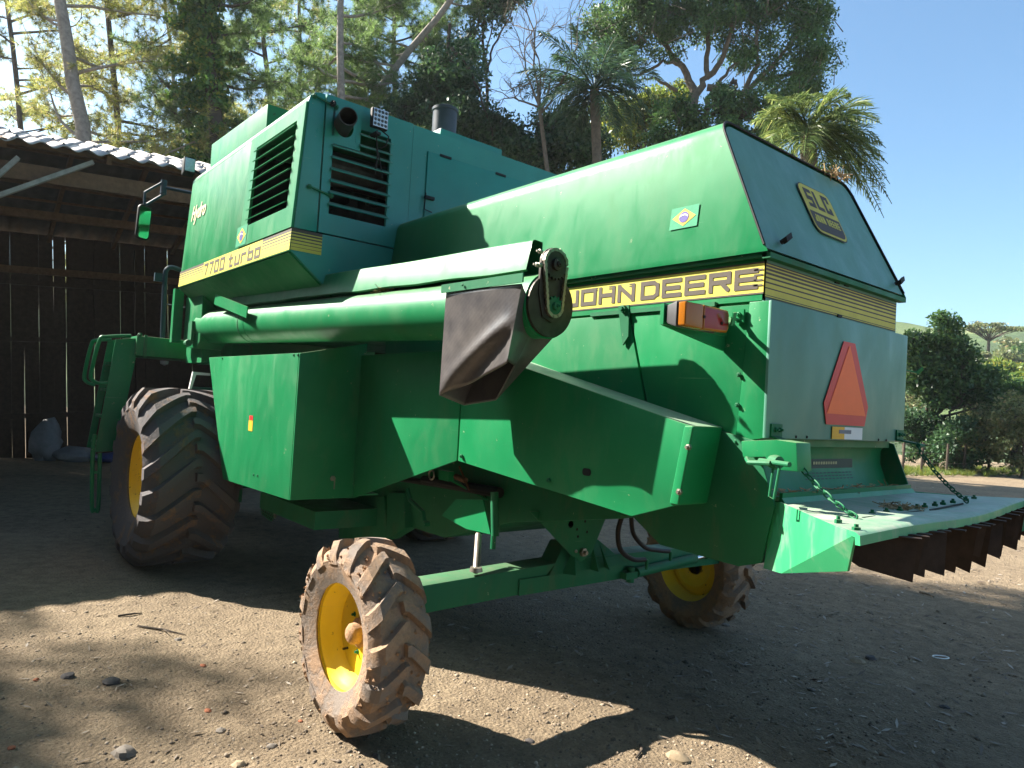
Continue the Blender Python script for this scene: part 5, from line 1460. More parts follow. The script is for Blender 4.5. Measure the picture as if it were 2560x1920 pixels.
m.prism([V3(-1.497, q0.y - .01, 1.305), V3(-1.497, q1.y - .02, 1.305), V3(-1.4985, q1.y - .02, 1.345), V3(-1.4985, q0.y - .01, 1.345)], (.003, 0, 0), 1)
decal_rects(m, [(.10 + i * .022, .116 + i * .022, 0, .012) for i in range(10)], V3(-1.494, q0.y, 1.322), Y, Z, .0015, 0)
m.build('instruction_label', [PLATE, PLATE_D], dp)
TZ = 1.20
bl, br = V3(-1.35, 2.43, TZ), V3(-1.35, 2 * YC - 2.43, TZ)
fl = P(2150, 1333, 'z', TZ); fl.z = TZ; fr = V3(fl.x - .10, 2 * YC - fl.y, TZ)
frp = P(2556, 1250, 'z', TZ); fr = fl + (frp - fl) * ((fr.y - fl.y) / (frp.y - fl.y)); fr.z = TZ
NF = 16
def fe(t): 
    p = fl.lerp(fr, t); return p + V3(.035 * math.sin(math.pi * t), 0, .012 * math.sin(t * 9) * .4)
m = MB(); vs = []
for i in range(NF + 1):
    t = i / NF; b_ = bl.lerp(br, t); f_ = fe(t)
    mid_ = b_.lerp(f_, .5) + V3(0, 0, -.006 + .006 * math.sin(t * 7))
    vs += [b_ + V3(0, 0, .018), b_ + V3(.015, 0, .0), mid_, f_ + V3(-.012, 0, 0), f_ + V3(0, 0, -.008), f_ + V3(.002, 0, -.035), f_ + V3(-.012, 0, -.035), f_ + V3(-.014, 0, -.014), mid_ + V3(0, 0, -.012), b_ + V3(.015, 0, -.012)]
n = 10; fs = [(i * n + j, (i + 1) * n + j, (i + 1) * n + (j + 1) % n, i * n + (j + 1) % n) for i in range(NF) for j in range(n)]
fs += [tuple(range(n)), tuple(range(NF * n + n - 1, NF * n - 1, -1))]
m.add(vs, fs)
tray = m.build('spreader_tray', GREEN_TRAY, ROOT, smooth=True, ang=40)
m = MB()
sb = [V3(-1.375, 2.395, .955), P(2118, 1428, 'y', 2.13)]
sk = [V3(-1.372, 2.415, TZ + .0), bl + V3(-.0, -.012, .004), fl + V3(-.015, .004, -.006), sb[1], V3(-1.30, 2.36, .962), V3(-1.395, 2.405, .955)]
for mir in (False, True):
    m = MB(); q = [V3(p.x, 2 * YC - p.y, p.z) if mir else p for p in sk]; e_ = .006 * (-1 if mir else 1)
    m.prism([q[0], q[1], q[4], q[5]], (0, e_, 0)); m.prism([q[1], q[2], q[3], q[4]], (0.004, e_, 0))
    m.build('tray_skirt', GREEN_TRAY, tray)
m = MB(); m.box((-1.365, 2.44, TZ + .004), (-1.352, 3.60, TZ + .035)); m.build('tray_flange', GREEN, tray)
m = MB()
for i in range(4):
    t = .15 + i * .075
for t in (.11, .20, .27, .34, .44, .49, .56, .62, .70, .82, .90):
    b_ = bl.lerp(br, t); f_ = fe(t); p = b_.lerp(f_, .62); m.bolt(V3(p.x, p.y, TZ - .004), Z, .011, .010)
m.bolt(bl.lerp(fl, .72) + V3(0, .03, -.003), Z, .011, .012); m.bolt(bl.lerp(fl, .93) + V3(0, .02, -.002), Z, .012, .010)
m.each('bolt', GREEN_LOW, tray)
m = MB()
for t0, t1 in ((.12, .42), (.46, .70)):
    a_, b_ = bl.lerp(br, t0).lerp(fe(t0), .70), bl.lerp(br, t1).lerp(fe(t1), .70); m.bar(a_ + V3(0, 0, -.002), b_ + V3(0, 0, -.002), .006, .006)
m.build('slot_strip', BLACK, tray)
rf = random.Random(17)
for i, t in enumerate((.13, .165, .20, .25, .29, .345, .43, .475, .53, .60, .66, .74, .80, .87, .94)):   # steering fins under the front edge
    f_ = fe(t); b_ = bl.lerp(br, t); dirv = (f_ - b_).normalized()
    an = math.radians(rf.uniform(38, 62) - 30 * t); dv = V3(math.cos(an), math.sin(an), 0)
    top_f = f_ + V3(-.030, .0, -.036) + dv * rf.uniform(.06, .10); top_b = top_f - dv * rf.uniform(.19, .25) + V3(0, 0, .012)
    if top_f.x > f_.x + .03: top_f.x = f_.x + .03
    hgt = rf.uniform(.12, .17); sd = dv.cross(Z); lean = sd * rf.uniform(-.03, .02)
    b = MB()
    b.prism([top_b, top_f, top_f + V3(0, 0, -hgt) + lean - dv * .015, top_b + V3(0, 0, -hgt * .82) + lean + dv * .07, top_b + V3(0, 0, -hgt * .5) + lean * .5], sd * .003)
    b.prism([top_b + V3(0, 0, .001), top_f + V3(0, 0, .001) + dv * .012, top_f + sd * .028 + V3(0, 0, .001), top_b + sd * .02 + V3(0, 0, .001)], (0, 0, -.004))
    b.build('spreader_fin', FIN, tray)
def chain(name, a, b, nl, parent, sag=.02):
    mb = MB(); pts = [a.lerp(b, i / nl) - V3(0, 0, sag * 4 * (i / nl) * (1 - i / nl)) for i in range(nl + 1)]
    for i in range(nl):
        p, q = pts[i], pts[i + 1]; d = (q - p); L = d.length; d.normalize(); x, y = frame(d); w = x if i % 2 else y
        hl = L * .5 * 1.22; hw = .0088; lp_ = []
        for k in range(16):
            t = 2 * math.pi * k / 16; cs_, sn = math.cos(t), math.sin(t)
            lp_.append((p + q) / 2 + d * (math.copysign(min(1, abs(cs_) ** .6), cs_) * hl) + w * (math.copysign(abs(sn) ** .7, sn) * hw))
        mb.tube(lp_, .0029, 6, closed=True)
    return mb.build(name, GREEN_LOW, parent, smooth=True)
bk0 = P(*kt(320, 225), 'x', -1.33); ch0 = P(*kt(320, 315), 'x', -1.31); ch1 = P(*kt(850, 825), 'z', TZ + .006)
chain('support_chain', ch0, ch1, 11, tray)
br0 = P(*kt(1350, 225), 'x', -1.33); cr0 = P(*kt(1365, 285), 'x', -1.31); cr1 = P(*kt(1755, 697), 'z', TZ + .006)
chain('support_chain', cr0, cr1, 15, tray)
for p, q, sgn in ((bk0, ch0, 1), (br0, cr0, -1)):
    b = MB(); y = p.y
    w0 = P(*kt(150, 110), 'x', -1.411) if sgn > 0 else P(*kt(1170, 150), 'x', -1.411)
    b.box((-1.411, w0.y - .002, w0.z - .03), (-1.405, w0.y + .075, w0.z + .022))
    b.bolt(V3(-1.405, w0.y + .025, w0.z), X, .010, .008); b.bolt(V3(-1.405, w0.y + .055, w0.z), X, .010, .008)
    b.prism([V3(-1.408, w0.y, w0.z - .022), V3(-1.408, w0.y + .05, w0.z - .022), V3(p.x + .015, p.y + .02, p.z), V3(p.x, p.y - .02, p.z + .002)], (0, 0, -.008))
    b.bolt(V3(p.x + .008, p.y - .02, p.z - .008), Y, .011, .04)
    b.bar(p + V3(.0, 0, 0), q + V3(0, 0, .0), .022, .006, X)
    b.build('chain_bracket', GREEN_LOW, tray)
m = MB()                                        # pinned bracket at the near corner
c = P(*kt(235, 300), 'y', 2.33)
m.prism([V3(c.x - .16, 2.33, c.z + .03), V3(c.x - .02, 2.33, c.z + .045), V3(c.x + .05, 2.34, c.z + .04), V3(c.x + .06, 2.34, c.z - .06), V3(c.x - .03, 2.33, c.z - .062), V3(c.x - .06, 2.33, c.z - .02), V3(c.x - .15, 2.33, c.z - .03)], (0, .10, 0))
pb = m.build('pivot_bracket', GREEN, ROOT, bev=.004)
m = MB(); pn = P(*kt(190, 375), 'y', 2.28)
m.tube([pn + V3(-.06, .0, 0), pn + V3(.08, -.05, .0)], .009, 10); m.tube([pn + V3(-.13, .03, 0.0), pn + V3(-.09, -.02, -.01), pn + V3(.0, -.03, -.004)], .009, 8)
m.lathe([(.022, -.02), (.026, 0), (.022, .02)], pn, V3(.9, -.3, 0), 14)
m.tube([pn + V3(.0, -.01, -.01), pn + V3(-.005, -.02, -.12), pn + V3(.018, -.03, -.125), pn + V3(.03, -.02, 0)], .005, 8)
m.build('spring_pin', GREEN_LOW, pb, smooth=True)

# ---- wheels ----------------------------------------------------------------------------------------
def lug_tyre(c, R, W, rim, lugh, nl, lw, mat, parent, seed, lumps, sweep=1.0):
    rnd = random.Random(seed); mb = MB(); c = Vector(c); R0 = R - lugh; hW = W / 2
    def surf(h):                                # carcass radius across the section
        q = abs(h) / hW
        return R0 - .012 * q * q if q < .72 else R0 - .006 - (R0 - rim) * .34 * ((q - .72) / .28) ** 2.2
    hs_ = [i / 8 * hW for i in range(-8, 9)]
    prof = [(rim - .004, -hW * .78), (rim + .028, -hW * .86), ((rim + R0) / 2, -hW * .965)]
    prof += [(surf(h), h) for h in hs_] + [((rim + R0) / 2, hW * .965), (rim + .028, hW * .86), (rim - .004, hW * .78), (rim + .02, hW * .6), (rim + .02, -hW * .6)]
    mb.lathe(prof, c, Y, 72, close=True)
    def pt(th, r, h): return c + V3(r * math.sin(th), h, r * math.cos(th))
    for s in (-1, 1):
        for k in range(nl):
            th0 = 2 * math.pi * (k + (.5 if s > 0 else 0)) / nl + rnd.uniform(-.01, .01)
            vs = []; st = []
            wear = rnd.uniform(.85, 1.0)
            NS_ = 9
            for i in range(NS_ + 1):
                t = i / NS_; h = s * (-.05 * hW + t * 1.05 * hW)
                th = th0 + sweep * (hW / R) * (max(0, t - .10) ** 1.05) * .98
                r0 = surf(h) - .012; ro = R * 1.0 - (.012 * (abs(h) / hW) ** 2) if t < .82 else R - .012 - (t - .82) / .18 * (lugh * .55 + (R0 - rim) * .20)
                ro = r0 + .012 + (ro - r0 - .012) * wear
                hw = lw / 2 / R * (1.0 + .55 * t); hb = hw * 1.45
                vs += [pt(th - hb, r0, h), pt(th - hw, ro, h), pt(th + hw, ro, h), pt(th + hb, r0, h)]
            fs = []
            for i in range(NS_):
                a, b = i * 4, i * 4 + 4
                for j in range(3): fs.append((a + j, a + j + 1, b + j + 1, b + j))
            fs += [(0, 1, 2, 3), (NS_ * 4 + 3, NS_ * 4 + 2, NS_ * 4 + 1, NS_ * 4)]
            mb.add(vs, fs)
    o = mb.build('tyre', mat, parent, smooth=True, ang=30)
    if lumps:
        lm = MB()
        for _ in range(lumps):
            th = rnd.uniform(0, 6.283); h = rnd.choice((-1, 1)) * hW * min(1, abs(rnd.gauss(.62, .35)))
            r = surf(h) + rnd.uniform(0, lugh * .45); p = pt(th, r, h); q = rnd.uniform(.004, .013) * (1.5 if rnd.random() < .12 else 1)
            vs = []
            for d in ((1, 0, 0), (-1, 0, 0), (0, 1, 0), (0, -1, 0), (0, 0, 1), (0, 0, -1)): vs.append(p + Vector(d) * q * rnd.uniform(.5, 1.3))
            lm.add(vs, [(0, 2, 4), (2, 1, 4), (1, 3, 4), (3, 0, 4), (2, 0, 5), (1, 2, 5), (3, 1, 5), (0, 3, 5)])
        lm.build('mud_clod', MUD, parent, kind='stuff')
    return o
def wheel(c, side, R, W, rim, dish, lugh, nl, lw, mat, seed, lumps, hubr, nb):
    """side -1: outside faces -Y"""
    c = Vector(c); A_ = V3(0, side, 0); hw = W * .395
    mb = MB()
    o = hw
    mb.lathe([(rim + .018, o + .004), (rim + .022, o - .004), (rim + .010, o - .016), (rim - .004, o - .022), (rim - .012, o - .055), (rim - .035, o - .075), (rim - .04, o - .13), (rim - .034, -o + .10), (rim - .012, -o + .05), (rim + .002, -o + .02), (rim + .016, -o)], c, A_, 64)
    mb.f = mb.f[:-2]; mb.m = mb.m[:-2]
    d0 = o - dish
    mb.lathe([(rim - .036, d0 + .035), (rim * .80, d0 + .030), (rim * .70, d0 + .006), (rim * .60, d0), (rim * .48, d0 + .022), (hubr * 1.1, d0 + .024), (.0005, d0 + .024)], c, A_, 64)
    w = mb.build('wheel', YELLOW, ROOT, smooth=True, ang=50)
    lug_tyre(c, R, W, rim, lugh, nl, lw, mat, w, seed, lumps)
    h = MB(); h.lathe([(hubr * 1.25, d0 + .024), (hubr * 1.22, d0 + .05), (hubr * .9, d0 + .055), (hubr * .86, d0 + .085), (hubr * .6, d0 + .10), (.0005, d0 + .102)], c, A_, 24)
    h.build('hub', MUD, w, smooth=True, ang=50)
    b = MB()
    for k in range(nb):
        a = 2 * math.pi * (k + .3) / nb; b.bolt(c + V3(hubr * 1.75 * math.cos(a), 0, hubr * 1.75 * math.sin(a)) + A_ * (d0 + .024), A_, .012, .014)
    b.each('wheel_nut', GREEN_LOW, w)
    v = MB(); v.lathe([(.006, d0 + .02), (.006, d0 + .06)], c + V3(-rim * .5, 0, -rim * .45), A_, 8); v.build('valve_stem', BLACK, w)
    return w
wheel((-2.925, 1.605, .415), -1, .430, .290, .238, .150, .036, 15, .046, TYRE_R, 3, 330, .055, 6)
wheel((-3.06, 4.36, .415), 1, .430, .290, .238, .150, .036, 15, .046, TYRE_R, 5, 160, .055, 6)
wheel((-6.46, 1.66, .735), -1, .745, .74, .345, .26, .060, 19, .058, TYRE_F, 8, 0, .11, 8)
wheel((-6.46, 2 * YC - 1.66, .735), 1, .745, .74, .345, .26, .060, 19, .058, TYRE_F, 9, 0, .11, 8)

# ---- axles, frame and running gear under the body ---------------------------------------------
m = MB(); ax0 = -2.86
m.prism([V3(ax0 + .08, 1.80, .50), V3(ax0 + .08, 1.80, .635), V3(ax0 + .08, YC, .665), V3(ax0 + .08, 4.24, .635), V3(ax0 + .08, 4.24, .50), V3(ax0 + .08, YC, .53)], (-.16, 0, 0))
axle = m.build('rear_axle', GREEN_LOW, ROOT, bev=.01)
m = MB(); m.box((ax0 + .082, 2.42, .515), (ax0 + .092, 3.22, .60)); m.prism([V3(ax0 + .10, 2.62, .60), V3(ax0 + .10, 3.25, .60), V3(ax0 + .04, 3.05, .75), V3(ax0 + .04, 2.78, .75)], (-.12, 0, 0)); m.build('axle_saddle', GREEN_LOW, axle, bev=.004)
m = MB()
for y0_, y1_ in ((2.72, 2.80), (2.94, 2.94), (3.06, 3.0)): m.prism([V3(ax0 + .095, y0_, .60), V3(ax0 + .16, (y0_ + y1_) / 2, .60), V3(ax0 + .10, y1_, .74)], (0, .008, 0))
m.each('gusset', GREEN_LOW, axle)
m = MB(); bx = ax0 + .12
m.prism([V3(bx, 2.44, .955), V3(bx, 3.05, .945), V3(bx, 2.92, .70), V3(bx, 2.84, .655), V3(bx, 2.76, .70)], (-.010, 0, 0))
vb = m.build('pivot_plate', GREEN_LOW, ROOT, bev=.003)
m = MB(); m.bolt(V3(bx, 2.84, .712), X, .024, .02); m.bolt(V3(bx, 2.79, .72), X, .01, .006); m.build('pivot_bolt', STEEL, vb)
m = MB()
for y_, z_, r_ in ((2.74, .87, .020), (2.79, .84, .008), (2.85, .88, .008), (2.80, .80, .008), (2.87, .82, .008), (2.9, .90, .007), (2.62, .92, .007)): m.lathe([(r_, .001), (.0005, .001)], V3(bx, y_, z_), X, 14)
m.each('bolt_hole', BLACK, vb)
m = MB(); m.tube([V3(ax0 + .11, 3.32, .545), V3(ax0 + .11, 3.90, .575)], .030, 16); cyl = m.build('steering_cylinder', GREEN_LOW, axle, smooth=True)
m = MB(); m.tube([V3(ax0 + .11, 3.90, .575), V3(ax0 + .11, 4.02, .581)], .014, 12); m.build('piston_rod', CHROME, cyl, smooth=True)
m = MB(); m.tube([V3(ax0 + .11, 4.02, .581), V3(ax0 + .10, 4.18, .585)], .022, 12); m.lathe([(.03, -.03), (.03, .03)], V3(ax0 + .10, 4.2, .585), Z, 12); m.build('tie_rod_end', GREEN_LOW, cyl, smooth=True)
m = MB(); m.lathe([(.024, -.05), (.024, .04)], V3(ax0 + .11, 3.27, .545), Z, 12); m.box((ax0 + .08, 3.20, .52), (ax0 + .14, 3.30, .56)); m.build('cylinder_anchor', GREEN_LOW, axle)
m = MB()
h1 = [P(1556, 1290, 'y', 2.9), P(1541, 1350, 'x', ax0 + .14), P(1560, 1395, 'x', ax0 + .16), V3(ax0 + .15, 3.36, .60), V3(ax0 + .13, 3.44, .62), V3(ax0 + .115, 3.45, .575)]
def smooth_path(pts, k=6):
    out = []
    for i in range(len(pts) - 1):
        p0 = pts[max(i - 1, 0)]; p1 = pts[i]; p2 = pts[i + 1]; p3 = pts[min(i + 2, len(pts) - 1)]
        for j in range(k):
            t = j / k; out.append(.5 * ((2 * p1) + (p2 - p0) * t + (2 * p0 - 5 * p1 + 4 * p2 - p3) * t * t + (3 * p1 - p0 - 3 * p2 + p3) * t ** 3))
    return out + [pts[-1]]
m.tube(smooth_path([P(1557, 1285, 'x', -2.60), P(1545, 1330, 'x', -2.62), P(1552, 1375, 'x', -2.62), P(1582, 1398, 'x', -2.66), P(1612, 1399, 'x', -2.68)]), .014, 10)
m.tube(smooth_path([P(1578, 1292, 'x', -2.60), P(1584, 1335, 'x', -2.62), P(1612, 1368, 'x', -2.64), P(1645, 1376, 'x', -2.66), P(1672, 1378, 'x', -2.68)]), .013, 10)
m.build('hydraulic_hose', HOSE, axle, smooth=True)
m = MB()
for q in ((1612, 1399), (1672, 1378)):
    c = P(*q, 'x', -2.68); m.tube([c, c + V3(.0, .02, -.005), c + V3(0, .02, -.06)], .010, 8)
m.each('hose_fitting', GREEN_LOW, axle, smooth=True)
m = MB(); m.box((-6.58, 1.95, .62), (-6.34, 4.1, .88)); m.box((-6.62, 2.02, .50), (-6.30, 2.20, 1.9)); m.box((-6.62, 3.84, .50), (-6.30, 4.02, 1.9))
m.build('front_axle', GREEN_LOW, ROOT, bev=.02)
m = MB()
for y in (2.52, 3.46): m.box((-6.3, y, 1.02), (-1.9, y + .08, 1.16))
m.build('frame_rail', GREEN_LOW, ROOT)
m = MB()                                    # cleaning shoe / underside
m.prism([V3(-6.2, 2.50, .95), V3(-5.4, 2.50, .66), V3(-3.6, 2.50, .66), V3(-2.95, 2.50, .86), V3(-2.2, 2.50, 1.0), V3(-2.2, 2.50, 1.3), V3(-6.2, 2.50, 1.6)], (0, 1.05, 0))
m.build('cleaning_shoe', GREEN_LOW, ROOT, bev=.01)
m = MB()
m.prism([P(968, 1232, 'y', 2.46), P(1010, 1232, 'y', 2.46), P(1012, 1320, 'y', 2.44), P(965, 1350, 'y', 2.44)], (0, .1, 0))
m.prism([P(850, 1250, 'y', 2.48), P(960, 1240, 'y', 2.48), P(968, 1350, 'y', 2.48), P(846, 1345, 'y', 2.48)], (0, .02, 0))
m.build('elevator_boot', GREEN_LOW, ROOT, bev=.004)
m = MB(); m.prism([P(1140, 1248, 'y', 2.36), P(1207, 1250, 'y', 2.36), P(1226, 1336, 'y', 2.36), P(1165, 1322, 'y', 2.36), P(1104, 1289, 'y', 2.36)], (0, .008, 0)); vp = m.build('support_gusset', GREEN, ROOT)
m = MB(); m.tube([P(1236, 1230, 'y', 2.36), P(1238, 1340, 'y', 2.36)], .022, 12); m.tube([P(1234, 1338, 'y', 2.36), P(1232, 1372, 'y', 2.36)], .014, 10); m.build('support_post', GREEN_LOW, ROOT, smooth=True)
m = MB(); j0, j1 = P(1196, 1338, 'y', 2.30), P(1190, 1428, 'x', -2.80); m.tube([j0, j1], .018, 12); m.lathe([(.034, 0), (.03, .02)], j1, Z, 14); m.build('axle_stop_rod', STEEL, ROOT, smooth=True)
m = MB(); m.tube([P(1018, 1222, 'y', 2.40), P(1025, 1250, 'y', 2.40), P(1058, 1280, 'y', 2.40), P(1062, 1308, 'y', 2.40)], .014, 8); m.lathe([(.02, -.02), (.02, .02)], P(1064, 1310, 'y', 2.40), Y, 10); m.build('bent_lever', GREEN_LOW, ROOT, smooth=True)
m = MB(); c = P(*k8(975, 95), 'y', 2.34); m.tube([c + V3(.028 * math.cos(t) , 0, .028 * math.sin(t)) for t in [k * math.pi / 6 for k in range(12)]], .006, 6, closed=True)
m.build('ring_pull', STEEL, ROOT)
m = MB(); c = P(*k8(1070, 100), 'y', 2.36); m.obox(c, V3(.05, 0, 0), V3(0, .02, 0), V3(0, 0, .028)); m.bar(c + V3(.02, .02, -.02), c + V3(.30, .22, -.16), .05, .01); m.build('latch_block', GREEN, ROOT)
m = MB(); c = P(*k8(1130, 105), 'y', 2.38); m.tube([c, c + V3(.10, .0, -.012)], .016, 10); m.tube([c + V3(.03, 0, .06), c + V3(.14, 0, -.06)], .006, 6); m.build('tension_bolt', RUST, ROOT, smooth=True)
m = MB(); m.tube([P(1060, 1200, 'y', 2.45), P(1250, 1232, 'y', 2.45)], .03, 10); m.tube([P(960, 1190, 'y', 2.5), P(1250, 1235, 'y', 2.5)], .02, 10); m.build('drive_shaft', BLACK, ROOT, smooth=True)
m = MB(); g0 = [P(655, 1240, 'y', 2.05), P(712, 1250, 'y', 2.05), P(680, 1303, 'y', 2.05), P(655, 1285, 'y', 2.05)]
m.prism(g0, (0, .004, 0)); m.build('mesh_guard', DARK, ROOT)
m = MB()
for i in range(8):
    m.bar(g0[0].lerp(g0[3], i / 7) + V3(0, -.004, 0), g0[1].lerp(g0[2], i / 7) + V3(0, -.004, 0), .004, .004); m.bar(g0[0].lerp(g0[1], i / 7) + V3(0, -.008, 0), g0[3].lerp(g0[2], i / 7) + V3(0, -.008, 0), .004, .004)
m.build('guard_wire', GREEN_LOW, ROOT)
m = MB(); m.bar(P(684, 1252, 'y', 2.03), P(688, 1296, 'y', 2.03), .012, .02, X); m.build('guard_strap', STEEL, ROOT)
m = MB(); m.box((-5.4, 2.02, .60), (-4.4, 2.5, .72)); m.build('skid_plate', GREEN_LOW, ROOT)

# ---- platform, ladder, rails, mirror, cab ------------------------------------------------------
XL = -7.32
m = MB(); p0, p1 = P(*kf(380, 70), 'x', XL + .05), P(*kf(640, 75), 'x', XL + .05)
zpl, zpu = P(*kf(430, 188), 'x', XL + .05).z, P(*kf(430, 55), 'x', XL + .05).z
m.box((XL - .60, p0.y, zpl), (XL + .05, 2.35, zpu)); plat = m.build('platform', GREEN, ROOT, bev=.008)
m = MB(); c = P(*kf(440, 60), 'x', XL + .06); m.box((XL + .05, c.y - .01, zpl - .01), (XL + .065, c.y + .015, zpu + .012)); m.bolt(P(*kf(400, 45), 'x', XL + .05) , X, .02, .02)
m.build('platform_strap', GREEN_LOW, plat)
m = MB(); m.box((-7.12, 1.86, 1.72), (-6.62, 2.4, 1.95)); m.build('platform_frame', GREEN, ROOT)
lad = [P(*kf(a, b), 'x', XL) for a, b in ((238, 76), (380, 68), (376, 190), (243, 822), (100, 830))]
m = MB(); m.prism(lad, (-.012, 0, 0)); st1 = m.build('ladder_side', GREEN, ROOT, bev=.003)
XL2 = XL - .42
lad2 = [P(*kf(a, b), 'x', XL2) for a, b in ((186, 85), (236, 78), (210, 240), (88, 800), (45, 798))]
m = MB(); m.prism(lad2, (-.012, 0, 0)); m.build('ladder_side', GREEN, ROOT, bev=.003)
for k in range(4):
    t = .20 + k * .24
    a_ = lad[0].lerp(lad[4], t); b_ = lad2[0].lerp(lad2[4], t)
    b = MB(); b.prism([a_ + V3(-.012, .02, 0), a_ + V3(-.012, .14, 0), V3(XL2, a_.y + .14, a_.z), V3(XL2, a_.y + .02, a_.z)], (0, 0, -.025)); b.build('ladder_step', GREEN, st1)
m = MB(); q = [P(*kf(a, b), 'x', XL + .01) for a, b in ((100, 712), (85, 830), (80, 1195), (100, 1215), (122, 1195), (133, 835))]
m.tube(smooth_path(q, 5), .018, 10); c1_, c2_ = P(*kf(86, 965), 'x', XL + .01), P(*kf(128, 965), 'x', XL + .01); m.bar(c1_, c2_, .02, .025); m.build('lower_step_loop', GREEN, st1, smooth=True)
for dx, pts_ in ((.02, ((340, 52), (180, 58), (130, 85), (75, 300), (85, 350), (130, 370), (185, 368))), (-.40, ((210, 78), (110, 82), (75, 115), (30, 310), (45, 360), (100, 380)))):
    b = MB(); b.tube(smooth_path([P(*kf(a, c_), 'x', XL + dx) for a, c_ in pts_], 6), .017, 10); b.build('hand_rail', GREEN, ROOT, smooth=True)
m = MB(); r0 = [P(*k1(a, b), 'x', -7.45) for a, b in ((1165, 1225), (1110, 1205), (1075, 1215), (1062, 1260), (1055, 1400), (1045, 1660))]
m.tube(smooth_path(r0, 6), .022, 10); m.tube([P(*k1(1070, 1440), 'x', -7.45), P(*k1(1190, 1462), 'x', -7.3)], .006, 6); m.box((-7.49, r0[3].y - .09, r0[3].z - .06), (-7.45, r0[3].y, r0[3].z + .02)); m.build('grab_pole', RAILP, ROOT, smooth=True)
m = MB(); c = P(*k1(1150, 1340), 'x', -7.05); m.box((-7.10, c.y - .035, 1.90), (-7.03, c.y + .045, 2.40)); m.build('front_post', GREEN, ROOT)
m = MB(); f0 = [P(*k5(a, b), 'x', -6.2) for a, b in ((985, 590), (1095, 600), (1095, 615), (1005, 610), (975, 700), (960, 700))]; m.prism(f0, (-.03, 0, 0)); m.build('engine_strut', WHITE, ROOT)
m = MB(); m.lathe([(.04, 0), (.035, .03), (.0005, .045)], P(*k5(800, 520), 'x', -7.25), -Z, 14); m.build('platform_lamp', SACK, ROOT)
XM = -7.62
ma = [P(*k1(a, b), 'x', XM) for a, b in ((890, 795), (985, 805), (955, 1042), (868, 1020))]
mc = sum(ma, Vector()) / 4; mw = (ma[1] - ma[0]).length / 2; mh = (ma[3] - ma[0]).length / 2
mu = ((ma[0] + ma[1]) - (ma[2] + ma[3])).normalized(); mn = V3(.93, .36, .02).normalized(); ms = mu.cross(mn).normalized() * -1; mn = ms.cross(mu) * -1
if mn.x < 0: mn = -mn
m = MB(); pr = rr_poly(mw * 1.05, mh, .045, 5); m.prism([mc + ms * a + mu * b - mn * .02 for a, b in pr], mn * .028)
mir = m.build('rear_view_mirror', BLACK, ROOT, bev=.006)
m = MB(); pr = rr_poly(mw * .86, mh * .90, .032, 5); m.poly([mc + ms * a + mu * b + mn * .0095 for a, b in pr]); m.build('mirror_glass', MIRROR, mir)
m = MB(); q = [P(*k1(a, b), 'x', XM) for a, b in ((928, 800), (932, 722), (1050, 655), (1052, 735), (935, 805))]; m.tube(q, .013, 8); m.tube([P(*k1(1052, 690), 'x', XM), P(*k1(1240, 728), 'x', XM + .2)], .016, 8); m.lathe([(.03, -.07), (.03, .07)], P(*k1(1052, 690), 'x', XM), Z, 10); m.build('mirror_arm', RAILP, mir)
m = MB(); m.prism([V3(-8.25, 2.25, 1.75), V3(-7.0, 2.25, 1.75), V3(-7.0, 2.25, 3.2), V3(-8.1, 2.25, 3.2)], (0, 1.55, 0)); m.box((-8.35, 2.2, 3.2), (-6.95, 3.85, 3.36)); cab = m.build('cab', GREEN, ROOT, bev=.03)
m = MB(); m.box((-8.05, 2.235, 2.1), (-7.15, 2.248, 3.1)); m.build('cab_window', GLASS, cab)
m = MB(); m.box((-8.9, 2.4, .55), (-7.2, 3.6, 1.5)); m.build('feeder_house', GREEN_LOW, ROOT, bev=.03)

# =================================================================== loose things on the ground
def on_ground(u, v): p = P(u, v, 'z', 0.0); p.z = gz(p.x, p.y); return p
SL = [(2147, 1650, .055, 1, 'flat tan stone touching a darker stone on the shaded dirt'), (2177, 1641, .05, 2, 'dark stone leaning on the flat tan stone'), (1697, 1890, .055, 1, 'rounded tan stone at the bottom edge near the shadow tip'),
      (2362, 1764, .035, 2, 'small dark round clod in the shade at lower right'), (170, 1686, .055, 2, 'dark angular stone at lower left near a brick chip'), (280, 1698, .055, 2, 'broad dark slab of stone right of the dark angular stone'),
      (553, 1812, .028, 0, 'pale pebble left of the muddy near wheel'), (446, 1596, .030, 0, 'grey pebble in the sunlit dirt beside the twig'), (680, 1850, .030, 0, 'grey pebble just left of the muddy wheel bottom'),
      (311, 1872, .065, 0, 'large half-buried flat stone at the bottom left'), (939, 1877, .026, 2, 'small dark stone below the muddy wheel'), (1815, 1560, .04, 0, 'grey stone beside the far rear wheel'),
      (2030, 1720, .03, 0, 'flat grey stone in the middle of the shaded ground'), (1325, 1840, .03, 2, 'dark stone inside the wheel shadow'), (600, 1895, .04, 1, 'tan stone group member at the bottom left of centre')]
for i, (u, v, r, mi, lb) in enumerate(SL):
    p = on_ground(u, v); k_ = random.Random(i); 
    r *= .72
    lump('stone', p + V3(0, 0, r * .02), (r * k_.uniform(.9, 1.4), r * k_.uniform(.8, 1.2), r * .5), STONES[mi], lb.replace('stone group member', 'stone'), 'stone', 200 + i, group='stones on the yard', seg=9)
for i, (u, v, r, lb) in enumerate(((508, 1657, .020, 'orange brick chip in the sunlit dirt'), (520, 1765, .022, 'orange brick chip nearest the muddy wheel'), (503, 1913, .022, 'orange brick chip at the bottom edge'), (90, 1697, .018, 'orange brick chip at far left'), (752, 1790, .016, 'tiny orange brick chip beside the tyre'), (30, 1862, .02, 'red-brown brick chip in the lower left corner'))):
    p = on_ground(u, v); r *= .75; lump('brick_fragment', p + V3(0, 0, r * .1), (r * 1.3, r, r * .5), STONES[3], lb, 'brick', 300 + i, group='brick chips on the yard', seg=7)
